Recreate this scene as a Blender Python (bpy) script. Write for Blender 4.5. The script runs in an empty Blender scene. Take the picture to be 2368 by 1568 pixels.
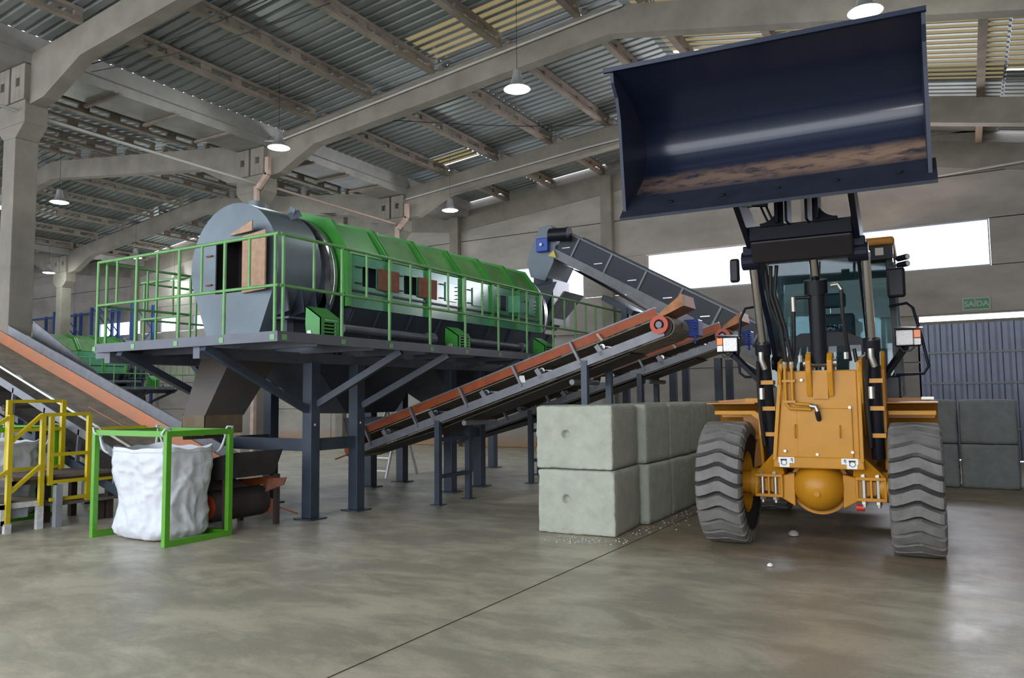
import bpy, math, random
from mathutils import Vector, Matrix
random.seed(7)
SC = bpy.context.scene
COL = SC.collection
PI = math.pi

# ------------------------------------------------------------------ camera
cam_d = bpy.data.cameras.new('camera')
cam_d.sensor_fit = 'HORIZONTAL'; cam_d.sensor_width = 36.0
cam_d.lens = 1780.0 / 2368.0 * 36.0
cam_d.clip_start = 0.05; cam_d.clip_end = 400
cam = bpy.data.objects.new('camera', cam_d); COL.objects.link(cam)
R_ = ((0.8605236722, -0.5072422134, 0.0469504683),
      (0.5093128583, 0.8585008407, -0.0598056765),
      (-0.0099710528, 0.0753766776, 0.9971052776))
cam.matrix_world = Matrix(((R_[0][0], R_[0][2], -R_[0][1], 0.0),
                           (R_[1][0], R_[1][2], -R_[1][1], 0.0),
                           (R_[2][0], R_[2][2], -R_[2][1], 1.65),
                           (0, 0, 0, 1)))
SC.camera = cam

# ------------------------------------------------------------------ exposure, world, big lights
vs = SC.view_settings
SC.display_settings.display_device = 'sRGB'
vs.view_transform = 'Standard'; vs.look = 'None'; vs.gamma = 1.0; vs.use_curve_mapping = False
vs.exposure = -0.28
try:
    SC.cycles.use_denoising = True
    SC.cycles.max_bounces = 7; SC.cycles.diffuse_bounces = 4; SC.cycles.glossy_bounces = 4
    SC.cycles.transmission_bounces = 6; SC.cycles.transparent_max_bounces = 8
    SC.cycles.sample_clamp_indirect = 6.0; SC.cycles.caustics_reflective = False; SC.cycles.caustics_refractive = False
except Exception:
    pass
W = bpy.data.worlds.new('world'); SC.world = W; W.use_nodes = True
nt = W.node_tree; bg = nt.nodes['Background']
bg.inputs['Color'].default_value = (0.80, 0.88, 1.0, 1); bg.inputs['Strength'].default_value = 5.0

def light(name, kind, loc, energy, color=(1, 1, 1), target=None, **kw):
    d = bpy.data.lights.new(name, kind); d.energy = energy; d.color = color
    for k, v in kw.items(): setattr(d, k, v)
    o = bpy.data.objects.new(name, d); COL.objects.link(o); o.location = loc
    if target is not None:
        o.rotation_euler = (Vector(target) - Vector(loc)).to_track_quat('-Z', 'Y').to_euler()
    return o
# daylight through the open gate behind the photographer, and the camera's own flash
light('gate_daylight', 'AREA', (-6.0, -9.5, 3.9), 900, (1.0, 0.93, 0.82), (-6.0, 9.0, 3.0), shape='RECTANGLE', size=20.0, size_y=6.5)
light('camera_flash', 'AREA', (0.05, -0.15, 1.95), 20, (1.0, 0.96, 0.9), (-2.6, 8.0, 1.6), shape='RECTANGLE', size=0.12, size_y=0.08)
light('window_daylight', 'AREA', (-3.8, 21.85, 5.3), 380, (0.62, 0.74, 1.0), (-6.0, 10.0, 1.0), shape='RECTANGLE', size=8.6, size_y=1.1)

# ------------------------------------------------------------------ materials
MATS = {}
def mat(name, color, rough=0.6, metal=0.0, noise=0.0, nscale=4.0, bump=0.0, bscale=30.0, spec=0.5,
        col2=None, coat=0.0, emit=None, estr=0.0, trans=0.0, ior=1.45, rnoise=0.0, stretch=None, dirt=None):
    """principled material with optional procedural mottling (noise), grain (bump) and a second colour in patches"""
    if name in MATS: return MATS[name]
    m = bpy.data.materials.new(name); m.use_nodes = True; MATS[name] = m
    n = m.node_tree.nodes; l = m.node_tree.links; b = n['Principled BSDF']
    c = (*color, 1)
    b.inputs['Base Color'].default_value = c; b.inputs['Roughness'].default_value = rough
    b.inputs['Metallic'].default_value = metal; b.inputs['Specular IOR Level'].default_value = spec
    b.inputs['Coat Weight'].default_value = coat; b.inputs['Coat Roughness'].default_value = 0.12
    b.inputs['IOR'].default_value = ior
    if trans: b.inputs['Transmission Weight'].default_value = trans
    if emit: b.inputs['Emission Color'].default_value = (*emit, 1); b.inputs['Emission Strength'].default_value = estr
    tc = n.new('ShaderNodeTexCoord'); mp = n.new('ShaderNodeMapping'); l.new(tc.outputs['Object'], mp.inputs[0])
    if stretch: mp.inputs['Scale'].default_value = stretch
    if noise or col2 or rnoise:
        t = n.new('ShaderNodeTexNoise'); t.inputs['Scale'].default_value = nscale; t.inputs['Detail'].default_value = 6
        t.inputs['Roughness'].default_value = 0.6
        l.new(mp.outputs[0], t.inputs['Vector'])
        r = n.new('ShaderNodeValToRGB'); r.color_ramp.elements[0].position = 0.32; r.color_ramp.elements[1].position = 0.68
        c2 = col2 if col2 else tuple(x * (1 - noise) for x in color)
        c1 = color if col2 else tuple(min(1, x * (1 + noise * .6)) for x in color)
        r.color_ramp.elements[0].color = (*c2, 1); r.color_ramp.elements[1].color = (*c1, 1)
        l.new(t.outputs['Fac'], r.inputs[0]); l.new(r.outputs[0], b.inputs['Base Color'])
        if rnoise:
            q = n.new('ShaderNodeMapRange'); q.inputs[3].default_value = rough - rnoise; q.inputs[4].default_value = rough + rnoise
            q.inputs[1].default_value = .3; q.inputs[2].default_value = .7
            l.new(t.outputs['Fac'], q.inputs[0]); l.new(q.outputs[0], b.inputs['Roughness'])
    if bump:
        t2 = n.new('ShaderNodeTexNoise'); t2.inputs['Scale'].default_value = bscale; t2.inputs['Detail'].default_value = 5
        l.new(mp.outputs[0], t2.inputs['Vector'])
        bp = n.new('ShaderNodeBump'); bp.inputs['Strength'].default_value = bump; bp.inputs['Distance'].default_value = 0.02
        l.new(t2.outputs['Fac'], bp.inputs['Height']); l.new(bp.outputs[0], b.inputs['Normal'])
    return m

CONC = mat('concrete', (0.215, 0.192, 0.158), 0.85, noise=.22, nscale=1.6, bump=.25, bscale=40)
PANEL = mat('concrete_panel', (0.33, 0.295, 0.26), 0.85, noise=.25, nscale=.9, bump=.2, bscale=25, stretch=(.6, 1, 1.4))
PURL = mat('purlin_concrete', (0.26, 0.215, 0.175), 0.85, noise=.25, nscale=3, bump=.2, bscale=40)
SHEET = mat('zinc_sheet', (0.26, 0.285, 0.28), 0.5, .45, noise=.25, nscale=.8, rnoise=.1)
STEEL = mat('slate_paint', (0.042, 0.056, 0.078), 0.42, noise=.25, nscale=3, spec=.5)
DECK = mat('grey_steel', (0.088, 0.095, 0.115), 0.45, .1, noise=.22, nscale=3)
HOODM = mat('grey_hood', (0.132, 0.165, 0.188), 0.42, .15, noise=.2, nscale=1.4)
HOPP = mat('hopper_paint', (0.045, 0.055, 0.075), 0.45, noise=.3, nscale=2)
CHUTE = mat('dusty_chute', (0.060, 0.060, 0.064), 0.55, noise=.4, nscale=3, col2=(0.085, 0.062, 0.045))
GREEN = mat('green_cover', (0.045, 0.27, 0.038), 0.38, noise=.2, nscale=2, coat=.1)
GREEND = mat('dusty_green_cover', (0.085, 0.22, 0.06), 0.55, noise=.25, nscale=3)
MINT = mat('green_side', (0.085, 0.30, 0.17), 0.22, noise=.25, nscale=2, coat=.3)
GRAIL = mat('green_rail', (0.125, 0.30, 0.095), 0.4, noise=.2, nscale=6)
GFRAME = mat('bright_green_frame', (0.085, 0.30, 0.018), 0.35, noise=.12, nscale=4, bump=.05)
YRAIL = mat('yellow_rail', (0.52, 0.39, 0.012), 0.42, noise=.12, nscale=6)
RUST = mat('rust_plate', (0.21, 0.075, 0.045), 0.8, noise=.3, nscale=8, bump=.3)
PLY = mat('plywood', (0.40, 0.25, 0.165), 0.8, noise=.2, nscale=8)
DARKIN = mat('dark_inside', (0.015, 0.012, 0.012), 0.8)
RINGM = mat('bare_steel', (0.42, 0.42, 0.44), 0.28, .9, noise=.3, nscale=4, rnoise=.1)
BELT = mat('rubber_belt', (0.29, 0.245, 0.19), 0.75, noise=.3, nscale=5, bump=.3, bscale=60)
BELTD = mat('dark_belt', (0.045, 0.036, 0.032), 0.7, noise=.3, nscale=5)
ORANGE = mat('orange_board', (0.34, 0.075, 0.013), 0.6, noise=.25, nscale=5, col2=(0.22, 0.042, 0.012))
SALMON = mat('dusty_orange_board', (0.56, 0.20, 0.095), 0.65, noise=.2, nscale=4, col2=(0.40, 0.20, 0.12))
FRAMEG = mat('conveyor_grey', (0.17, 0.175, 0.19), 0.45, .2, noise=.2, nscale=5)
BLUEG = mat('gear_blue', (0.03, 0.07, 0.36), 0.35)
YEL = mat('loader_yellow', (0.47, 0.205, 0.010), 0.40, noise=.08, nscale=5, spec=.35, coat=.06)
YELD = mat('loader_yellow_brown', (0.42, 0.17, 0.018), 0.45, noise=.1, nscale=5)
NAVY = mat('navy_paint', (0.007, 0.010, 0.022), 0.42, noise=.15, nscale=3, spec=.3)
BLACK = mat('black_paint', (0.010, 0.011, 0.016), 0.38, spec=.35)
RUBBER = mat('tyre_rubber', (0.165, 0.158, 0.145), 0.75, noise=.22, nscale=7, bump=.15, bscale=60)
RUBD = mat('tyre_sidewall', (0.02, 0.019, 0.02), 0.7, noise=.3, nscale=9)
CHROME = mat('chrome', (0.7, 0.68, 0.66), 0.14, 1.0)
NICKEL = mat('fitting_steel', (0.42, 0.40, 0.36), 0.42, .9)
HOSE = mat('black_hose', (0.014, 0.013, 0.013), 0.5)
LENS = mat('headlamp_lens', (0.82, 0.80, 0.78), 0.12, .3, bump=.6, bscale=60)
AMBER = mat('amber_lens', (0.95, 0.22, 0.02), 0.2, emit=(1, .2, .02), estr=0.0)
STICK = mat('white_sticker', (0.75, 0.75, 0.73), 0.5)
BAGM = mat('woven_bag', (0.56, 0.575, 0.61), 0.55, noise=.06, nscale=5, bump=.5, bscale=9)
BLOCKF = mat('cast_block', (0.38, 0.395, 0.325), 0.9, noise=.14, nscale=5, bump=.5, bscale=26)
WOODT = mat('brown_plank', (0.16, 0.125, 0.10), 0.75, noise=.3, nscale=6)
BROWN = mat('dark_brown_paint', (0.05, 0.035, 0.03), 0.55, noise=.2)
WHITEP = mat('chipped_white_paint', (0.55, 0.55, 0.53), 0.6, noise=.3, nscale=14)
GREYP = mat('grey_paint', (0.25, 0.26, 0.28), 0.5, noise=.15, nscale=5)
BLUER = mat('rack_blue', (0.025, 0.065, 0.21), 0.5)
RED = mat('red_paint', (0.45, 0.03, 0.02), 0.5)
ALU = mat('aluminium', (0.6, 0.6, 0.6), 0.35, .9)
PIPE = mat('pinkish_pipe', (0.42, 0.30, 0.25), 0.6, noise=.15, nscale=6)
PIPEG = mat('grey_pipe', (0.42, 0.40, 0.38), 0.5, noise=.1, nscale=6)
SIGNG = mat('sign_green', (0.06, 0.22, 0.13), 0.5)
SIGNW = mat('sign_letters', (0.34, 0.40, 0.28), 0.5)
GATEM = mat('gate_sheet', (0.20, 0.22, 0.29), 0.45, .3, noise=.15, nscale=2)
PLAST = mat('plastic_white', (0.6, 0.6, 0.62), 0.5)
LAMPM = mat('lamp_bulb', (1, 1, 1), 0.5, emit=(0.86, 1.0, 0.98), estr=28.0)
SHADE = mat('lamp_reflector', (0.75, 0.75, 0.75), 0.3, .8)
GUTM = mat('gutter_sheet', (0.30, 0.29, 0.27), 0.5, .3, noise=.2, nscale=2)
def glass(name, tint, alpha_trans=0.9):
    m = bpy.data.materials.new(name); m.use_nodes = True; n = m.node_tree.nodes; l = m.node_tree.links
    n.remove(n['Principled BSDF']); out = n['Material Output']
    tr = n.new('ShaderNodeBsdfTransparent'); tr.inputs[0].default_value = (*tint, 1)
    gl = n.new('ShaderNodeBsdfGlossy'); gl.inputs['Roughness'].default_value = 0.03; gl.inputs['Color'].default_value = (1, 1, 1, 1)
    lw = n.new('ShaderNodeLayerWeight'); lw.inputs[0].default_value = .5
    pw = n.new('ShaderNodeMath'); pw.operation = 'POWER'; pw.inputs[1].default_value = 4; l.new(lw.outputs['Facing'], pw.inputs[0])
    fr = n.new('ShaderNodeMath'); fr.operation = 'MULTIPLY_ADD'; fr.inputs[1].default_value = .5; fr.inputs[2].default_value = .04; l.new(pw.outputs[0], fr.inputs[0])
    mx = n.new('ShaderNodeMixShader'); l.new(fr.outputs[0], mx.inputs[0]); l.new(tr.outputs[0], mx.inputs[1]); l.new(gl.outputs[0], mx.inputs[2])
    l.new(mx.outputs[0], out.inputs['Surface']); return m
GLASS = glass('cab_glass', (0.78, 0.90, 0.93))
def skylight_mat():
    m = bpy.data.materials.new('translucent_sheet'); m.use_nodes = True; n = m.node_tree.nodes; l = m.node_tree.links
    n.remove(n['Principled BSDF']); out = n['Material Output']
    t = n.new('ShaderNodeBsdfTranslucent'); d = n.new('ShaderNodeBsdfDiffuse')
    t.inputs[0].default_value = (0.42, 0.36, 0.24, 1); d.inputs[0].default_value = (0.5, 0.45, 0.33, 1)
    mx = n.new('ShaderNodeMixShader'); mx.inputs[0].default_value = .35
    l.new(t.outputs[0], mx.inputs[1]); l.new(d.outputs[0], mx.inputs[2]); l.new(mx.outputs[0], out.inputs['Surface']); return m
SKYL = skylight_mat()

def floor_mat():
    m = bpy.data.materials.new('polished_concrete_floor'); m.use_nodes = True; n = m.node_tree.nodes; l = m.node_tree.links
    b = n['Principled BSDF']; tc = n.new('ShaderNodeTexCoord')
    def noise(scale, det, rough=.6, stretch=None, dist=0.0):
        mp = n.new('ShaderNodeMapping'); l.new(tc.outputs['Object'], mp.inputs[0])
        if stretch: mp.inputs['Scale'].default_value = stretch; mp.inputs['Rotation'].default_value = (0, 0, .5)
        t = n.new('ShaderNodeTexNoise'); t.inputs['Scale'].default_value = scale; t.inputs['Detail'].default_value = det
        t.inputs['Roughness'].default_value = rough; t.inputs['Distortion'].default_value = dist
        l.new(mp.outputs[0], t.inputs['Vector']); return t.outputs['Fac']
    def ramp(f, p0, p1, c0, c1):
        r = n.new('ShaderNodeValToRGB'); e = r.color_ramp.elements; e[0].position = p0; e[1].position = p1
        e[0].color = (*c0, 1); e[1].color = (*c1, 1); l.new(f, r.inputs[0]); return r.outputs[0]
    def mix(f, a, bb, typ='MIX', fac=None):
        x = n.new('ShaderNodeMix'); x.data_type = 'RGBA'; x.blend_type = typ
        if f is None: x.inputs[0].default_value = fac
        else: l.new(f, x.inputs[0])
        l.new(a, x.inputs[6]); l.new(bb, x.inputs[7]); return x.outputs[2]
    base = ramp(noise(.55, 5), .35, .65, (0.43, 0.38, 0.285), (0.54, 0.485, 0.36))
    warm = ramp(noise(1.4, 6, .65, (1, .6, 1), .2), .4, .7, (0.52, 0.47, 0.36), (0.49, 0.405, 0.30))
    c = mix(None, base, warm, fac=.5)
    scuff = ramp(noise(1.1, 8, .72, (1, 1.8, 1), .35), .44, .60, (.60, .61, .62), (1, 1, 1))
    c = mix(None, c, scuff, 'MULTIPLY', .85)
    grain = ramp(noise(38, 4, .7), .3, .75, (.82, .82, .82), (1.1, 1.1, 1.1))
    c = mix(None, c, grain, 'MULTIPLY', .8)
    # trodden brown dust around the blocks and the loader
    sp = n.new('ShaderNodeSeparateXYZ'); l.new(tc.outputs['Object'], sp.inputs[0])
    def mr(s, a, bb): q = n.new('ShaderNodeMapRange'); q.interpolation_type = 'SMOOTHSTEP'; q.inputs[1].default_value = a; q.inputs[2].default_value = bb; l.new(s, q.inputs[0]); return q.outputs[0]
    def mth(op, a, bb):
        q = n.new('ShaderNodeMath'); q.operation = op; l.new(a, q.inputs[0])
        if isinstance(bb, float): q.inputs[1].default_value = bb
        else: l.new(bb, q.inputs[1])
        return q.outputs[0]
    wob = mth('MULTIPLY', noise(.9, 5), 1.6)
    dm = mth('MULTIPLY', mr(mth('ADD', sp.outputs['Y'], wob), 8.2, 9.4), mr(mth('ADD', sp.outputs['X'], mth('MULTIPLY', noise(2.2, 4), .5)), -3.6, -3.2))
    dust = ramp(noise(3, 5), .3, .7, (.60, .50, .43), (.74, .66, .58))
    x = n.new('ShaderNodeMix'); x.data_type = 'RGBA'; x.blend_type = 'MULTIPLY'; l.new(dm, x.inputs[0]); l.new(c, x.inputs[6]); l.new(dust, x.inputs[7]); c = x.outputs[2]
    l.new(c, b.inputs['Base Color'])
    rr = n.new('ShaderNodeMapRange'); l.new(noise(1.3, 6, .7, None, .5), rr.inputs[0])
    rr.inputs[1].default_value = .32; rr.inputs[2].default_value = .68; rr.inputs[3].default_value = .30; rr.inputs[4].default_value = .50
    l.new(rr.outputs[0], b.inputs['Roughness']); b.inputs['Specular IOR Level'].default_value = .5
    bp = n.new('ShaderNodeBump'); bp.inputs['Strength'].default_value = .12; bp.inputs['Distance'].default_value = .02
    l.new(noise(9, 5), bp.inputs['Height']); l.new(bp.outputs[0], b.inputs['Normal'])
    return m
FLOOR = floor_mat()

def bucket_mat():
    """navy paint with a band of dried brown dirt along the bucket floor (object coordinates: z runs up the shell)"""
    m = mat('bucket_navy', (0.014, 0.020, 0.042), 0.2); n = m.node_tree.nodes; l = m.node_tree.links; b = n['Principled BSDF']
    tc = n.new('ShaderNodeTexCoord'); sp = n.new('ShaderNodeSeparateXYZ'); l.new(tc.outputs['Object'], sp.inputs[0])
    t = n.new('ShaderNodeTexNoise'); t.inputs['Scale'].default_value = 7; t.inputs['Detail'].default_value = 8; t.inputs['Roughness'].default_value = .7
    mp = n.new('ShaderNodeMapping'); mp.inputs['Scale'].default_value = (.5, 1, 1.6); l.new(tc.outputs['Object'], mp.inputs[0]); l.new(mp.outputs[0], t.inputs['Vector'])
    z0 = n.new('ShaderNodeMapRange'); z0.inputs[1].default_value = 3.42; z0.inputs[2].default_value = 3.60; z0.interpolation_type = 'SMOOTHSTEP'
    z1 = n.new('ShaderNodeMapRange'); z1.inputs[1].default_value = 3.78; z1.inputs[2].default_value = 3.66; z1.interpolation_type = 'SMOOTHSTEP'
    l.new(sp.outputs['Z'], z0.inputs[0]); l.new(sp.outputs['Z'], z1.inputs[0])
    mu = n.new('ShaderNodeMath'); mu.operation = 'MULTIPLY'; l.new(z0.outputs[0], mu.inputs[0]); l.new(z1.outputs[0], mu.inputs[1])
    xr = n.new('ShaderNodeMapRange'); xr.inputs[1].default_value = -1.4; xr.inputs[2].default_value = 1.1; xr.inputs[3].default_value = .42; xr.inputs[4].default_value = .95
    l.new(sp.outputs['X'], xr.inputs[0])
    nr = n.new('ShaderNodeMapRange'); nr.inputs[1].default_value = .36; nr.inputs[2].default_value = .52; l.new(t.outputs['Fac'], nr.inputs[0])
    m2 = n.new('ShaderNodeMath'); m2.operation = 'MULTIPLY'; l.new(mu.outputs[0], m2.inputs[0]); l.new(nr.outputs[0], m2.inputs[1])
    m3 = n.new('ShaderNodeMath'); m3.operation = 'MULTIPLY'; l.new(m2.outputs[0], m3.inputs[0]); l.new(xr.outputs[0], m3.inputs[1])
    x = n.new('ShaderNodeMix'); x.data_type = 'RGBA'; x.inputs[6].default_value = (0.009, 0.014, 0.032, 1); x.inputs[7].default_value = (0.27, 0.17, 0.11, 1)
    l.new(m3.outputs[0], x.inputs[0]); l.new(x.outputs[2], b.inputs['Base Color'])
    rg = n.new('ShaderNodeMapRange'); rg.inputs[3].default_value = .17; rg.inputs[4].default_value = .85; l.new(m3.outputs[0], rg.inputs[0]); l.new(rg.outputs[0], b.inputs['Roughness'])
    return m
BUCK = bucket_mat()

light('window_bounce', 'AREA', (-3.8, 21.8, 5.1), 380, (1.0, 0.82, 0.66), (-4.5, 14.0, 9.0), shape='RECTANGLE', size=8.6, size_y=1.0)
def floor_stain(m):
    """reddish dust splashed over the foot of the wall panels"""
    n = m.node_tree.nodes; l = m.node_tree.links; b = n['Principled BSDF']; src = b.inputs['Base Color'].links[0].from_socket
    tc = n.new('ShaderNodeTexCoord'); sp = n.new('ShaderNodeSeparateXYZ'); l.new(tc.outputs['Object'], sp.inputs[0])
    t = n.new('ShaderNodeTexNoise'); t.inputs['Scale'].default_value = 1.2; l.new(tc.outputs['Object'], t.inputs['Vector'])
    a = n.new('ShaderNodeMath'); a.operation = 'MULTIPLY_ADD'; a.inputs[1].default_value = -.5; l.new(t.outputs['Fac'], a.inputs[0]); l.new(sp.outputs['Z'], a.inputs[2])
    q = n.new('ShaderNodeMapRange'); q.inputs[1].default_value = .25; q.inputs[2].default_value = -.2; l.new(a.outputs[0], q.inputs[0])
    x = n.new('ShaderNodeMix'); x.data_type = 'RGBA'; x.inputs[7].default_value = (.36, .21, .12, 1); l.new(q.outputs[0], x.inputs[0]); l.new(src, x.inputs[6]); l.new(x.outputs[2], b.inputs['Base Color'])
floor_stain(PANEL)
# ------------------------------------------------------------------ mesh builder
class MB:
    def __init__(s): s.v = []; s.f = []
    def add(s, vs_, fs_):
        o = len(s.v); s.v += [Vector(p) for p in vs_]; s.f += [tuple(i + o for i in f) for f in fs_]; return s
    def hexa(s, p):   # bottom 4 ccw, top 4 ccw
        return s.add(p, [(3, 2, 1, 0), (4, 5, 6, 7), (0, 1, 5, 4), (1, 2, 6, 5), (2, 3, 7, 6), (3, 0, 4, 7)])
    def box(s, x0, x1, y0, y1, z0, z1):
        x0, x1 = sorted((x0, x1)); y0, y1 = sorted((y0, y1)); z0, z1 = sorted((z0, z1))
        return s.hexa([(x0, y0, z0), (x1, y0, z0), (x1, y1, z0), (x0, y1, z0), (x0, y0, z1), (x1, y0, z1), (x1, y1, z1), (x0, y1, z1)])
    def beam(s, p, q, w, h, up=(0, 0, 1)):
        p = Vector(p); q = Vector(q); d = (q - p).normalized(); u = Vector(up)
        if abs(d.dot(u)) > .98: u = Vector((0, 1, 0))
        sd = d.cross(u).normalized(); u = sd.cross(d).normalized(); a = sd * w / 2; b = u * h / 2
        return s.hexa([p - a - b, p + a - b, q + a - b, q - a - b, p - a + b, p + a + b, q + a + b, q - a + b])
    def cyl(s, p, q, r, n=16, r2=None, cap=True):
        p = Vector(p); q = Vector(q); d = (q - p).normalized(); r2 = r if r2 is None else r2
        u = d.orthogonal().normalized(); w = d.cross(u); vs_ = []
        for c, rr in ((p, r), (q, r2)):
            for i in range(n):
                a = 2 * PI * i / n; vs_.append(c + u * math.cos(a) * rr + w * math.sin(a) * rr)
        fs = [(i, (i + 1) % n, n + (i + 1) % n, n + i) for i in range(n)]
        if cap: fs += [tuple(range(n - 1, -1, -1)), tuple(range(n, 2 * n))]
        return s.add(vs_, fs)
    def tube(s, pts, r, n=8, closed=False):
        pts = [Vector(p) for p in pts]; k = len(pts); vs_ = []; u = None
        for i in range(k):
            a = pts[i - 1] if (i > 0 or closed) else pts[i]; b = pts[(i + 1) % k] if (i < k - 1 or closed) else pts[i]
            d = (b - a).normalized()
            if u is None: u = d.orthogonal().normalized()
            u = (u - d * u.dot(d)).normalized(); w = d.cross(u)
            rr = r[i] if isinstance(r, (list, tuple)) else r
            for j in range(n):
                t = 2 * PI * j / n; vs_.append(pts[i] + u * math.cos(t) * rr + w * math.sin(t) * rr)
        fs = []
        for i in range(k if closed else k - 1):
            a = i * n; b = ((i + 1) % k) * n
            fs += [(a + j, a + (j + 1) % n, b + (j + 1) % n, b + j) for j in range(n)]
        if not closed: fs += [tuple(range(n - 1, -1, -1)), tuple(range((k - 1) * n, k * n))]
        return s.add(vs_, fs)
    def prism(s, pts, axis, a0, a1):
        def P(p, a): return {'x': (a, p[0], p[1]), 'y': (p[0], a, p[1]), 'z': (p[0], p[1], a)}[axis]
        n = len(pts); vs_ = [P(p, a0) for p in pts] + [P(p, a1) for p in pts]
        return s.add(vs_, [tuple(range(n - 1, -1, -1)), tuple(range(n, 2 * n))] + [(i, (i + 1) % n, n + (i + 1) % n, n + i) for i in range(n)])
    def lathe(s, prof, org, axis, n=32, closed=False):
        d = Vector(axis).normalized(); u = d.orthogonal().normalized(); w = d.cross(u); o = Vector(org); vs_ = []
        for i in range(n):
            a = 2 * PI * i / n; e = u * math.cos(a) + w * math.sin(a)
            for r, t in prof: vs_.append(o + d * t + e * r)
        k = len(prof); fs = []
        for i in range(n):
            j = (i + 1) % n
            for q in range(k if closed else k - 1):
                q2 = (q + 1) % k; fs.append((i * k + q, j * k + q, j * k + q2, i * k + q2))
        return s.add(vs_, fs)
    def strip(s, prof, axis, a0, a1, t):
        """bent plate: open polyline profile thickened by t, extruded along axis"""
        n = len(prof); off = []
        for i in range(n):
            a = Vector(prof[max(0, i - 1)]); b = Vector(prof[min(n - 1, i + 1)]); d = (b - a).normalized()
            off.append((prof[i][0] - d.y * t, prof[i][1] + d.x * t))
        return s.prism_strip(prof, off, axis, a0, a1)
    def prism_strip(s, A, B, axis, a0, a1):
        def P(p, a): return {'x': (a, p[0], p[1]), 'y': (p[0], a, p[1]), 'z': (p[0], p[1], a)}[axis]
        n = len(A); vs_ = []
        for a in (a0, a1): vs_ += [P(p, a) for p in A] + [P(p, a) for p in B]
        m = 2 * n; fs = []
        for i in range(n - 1):
            fs += [(i, i + 1, m + i + 1, m + i), (n + i, m + n + i, m + n + i + 1, n + i + 1),
                   (i, n + i, n + i + 1, i + 1), (m + i, m + i + 1, m + n + i + 1, m + n + i)]
        fs += [(0, m, m + n, n), (n - 1, 2 * n - 1, m + 2 * n - 1, m + n - 1)]
        return s.add(vs_, fs)
    def build(s, name, material, parent=None, smooth=False, bevel=0.0, local=False, label=None, stuff=False):
        org = Vector((0, 0, 0)) if (parent is None or local) else ORG[parent.name]
        me = bpy.data.meshes.new(name); me.from_pydata([tuple(v - org) for v in s.v], [], s.f)
        import bmesh
        bm = bmesh.new(); bm.from_mesh(me); bmesh.ops.recalc_face_normals(bm, faces=bm.faces); bm.to_mesh(me); bm.free()
        me.materials.append(material)
        if smooth:
            me.polygons.foreach_set('use_smooth', [True] * len(me.polygons))
            try: me.set_sharp_from_angle(angle=math.radians(smooth if smooth is not True else 35))
            except Exception: pass
        o = bpy.data.objects.new(name, me); COL.objects.link(o)
        if parent is not None: o.parent = parent; ORG[o.name] = ORG[parent.name]
        else: ORG[o.name] = Vector((0, 0, 0))
        if bevel:
            b = o.modifiers.new('bevel', 'BEVEL'); b.width = bevel; b.segments = 2; b.limit_method = 'ANGLE'; b.angle_limit = math.radians(40)
        if label: o['label'] = label
        if stuff: o['kind'] = 'stuff'
        return o
ORG = {}
def tag(o, label, cat, group=None, kind=None):
    o['label'] = label; o['category'] = cat
    if group: o['group'] = group
    if kind: o['kind'] = kind
    return o
def thing(name, label, cat, loc=(0, 0, 0), group=None):
    o = bpy.data.objects.new(name, None); COL.objects.link(o); o.location = loc; o.empty_display_size = .2
    ORG[o.name] = Vector(loc); return tag(o, label, cat, group)
def struct(o, label=None):
    o['kind'] = 'structure'
    if label: o['label'] = label
    return o
def copy_tree(o, loc=None, parent=None, label=None):
    c = o.copy(); COL.objects.link(c)
    if parent is not None: c.parent = parent
    if loc is not None: c.location = loc
    if label: c['label'] = label
    for ch in o.children: copy_tree(ch, parent=c)
    return c
def recenter(o):
    """move a single-mesh thing's origin to the middle of its base"""
    vs_ = [v.co.copy() for v in o.data.vertices]
    c = Vector(((min(v.x for v in vs_) + max(v.x for v in vs_)) / 2, (min(v.y for v in vs_) + max(v.y for v in vs_)) / 2, min(v.z for v in vs_)))
    for v in o.data.vertices: v.co -= c
    o.location = c; return o
# ------------------------------------------------------------------ the setting
YB = 22.0                       # gable wall plane
RX, RZ, VX, VZ = -5.5, 9.0, -15.2, 8.05   # ridge and valley of the main nave (top of the roof beams)
def ztop(x):
    if x > RX: return RZ - 0.2 * (x - RX)
    if x > VX: return RZ - (RX - x) * (RZ - VZ) / (RX - VX)
    if x > -24.3: return VZ + (VX - x) * 1.1 / 9.1
    if x > -33.5: return VZ + 1.1 - (-24.3 - x) * 1.1 / 9.2
    if x > -42.7: return VZ + (-33.5 - x) * 1.1 / 9.2
    return VZ + 1.1 - (-42.7 - x) * 1.1 / 9.3
b = MB(); b.box(-53, 5, -9, YB + .3, -.2, 0); struct(b.build('floor', FLOOR), 'polished brown grey concrete floor with scuff marks')
# saw-cut joint line across the floor
m_j = mat('joint_filler', (0.075, 0.04, 0.03), .8)
b = MB(); b.beam((-3.35, 1.9, .001), (-3.35, 8.3, .001), .010, .004); b.beam((-3.35, 8.3, .001), (-3.35, 21.9, .001), .010, .004)
struct(b.build('trim_1', m_j), 'dark saw-cut joint line across the floor')

def ribbed(mb, xa, xb, y0, y1, zf, pitch=.24, dep=.045):
    n = int(round((y1 - y0) / pitch)); pr = []
    for i in range(n):
        y = y0 + i * pitch
        pr += [(y, 0), (y + pitch * .58, 0), (y + pitch * .68, dep), (y + pitch * .90, dep)]
    pr.append((y0 + n * pitch, 0)); k = len(pr)
    vs_ = [(xa, y, zf(xa) + d) for y, d in pr] + [(xb, y, zf(xb) + d) for y, d in pr]
    mb.add(vs_, [(i, i + 1, k + i + 1, k + i) for i in range(k - 1)])
zs = lambda x: ztop(x) + .31
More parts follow.
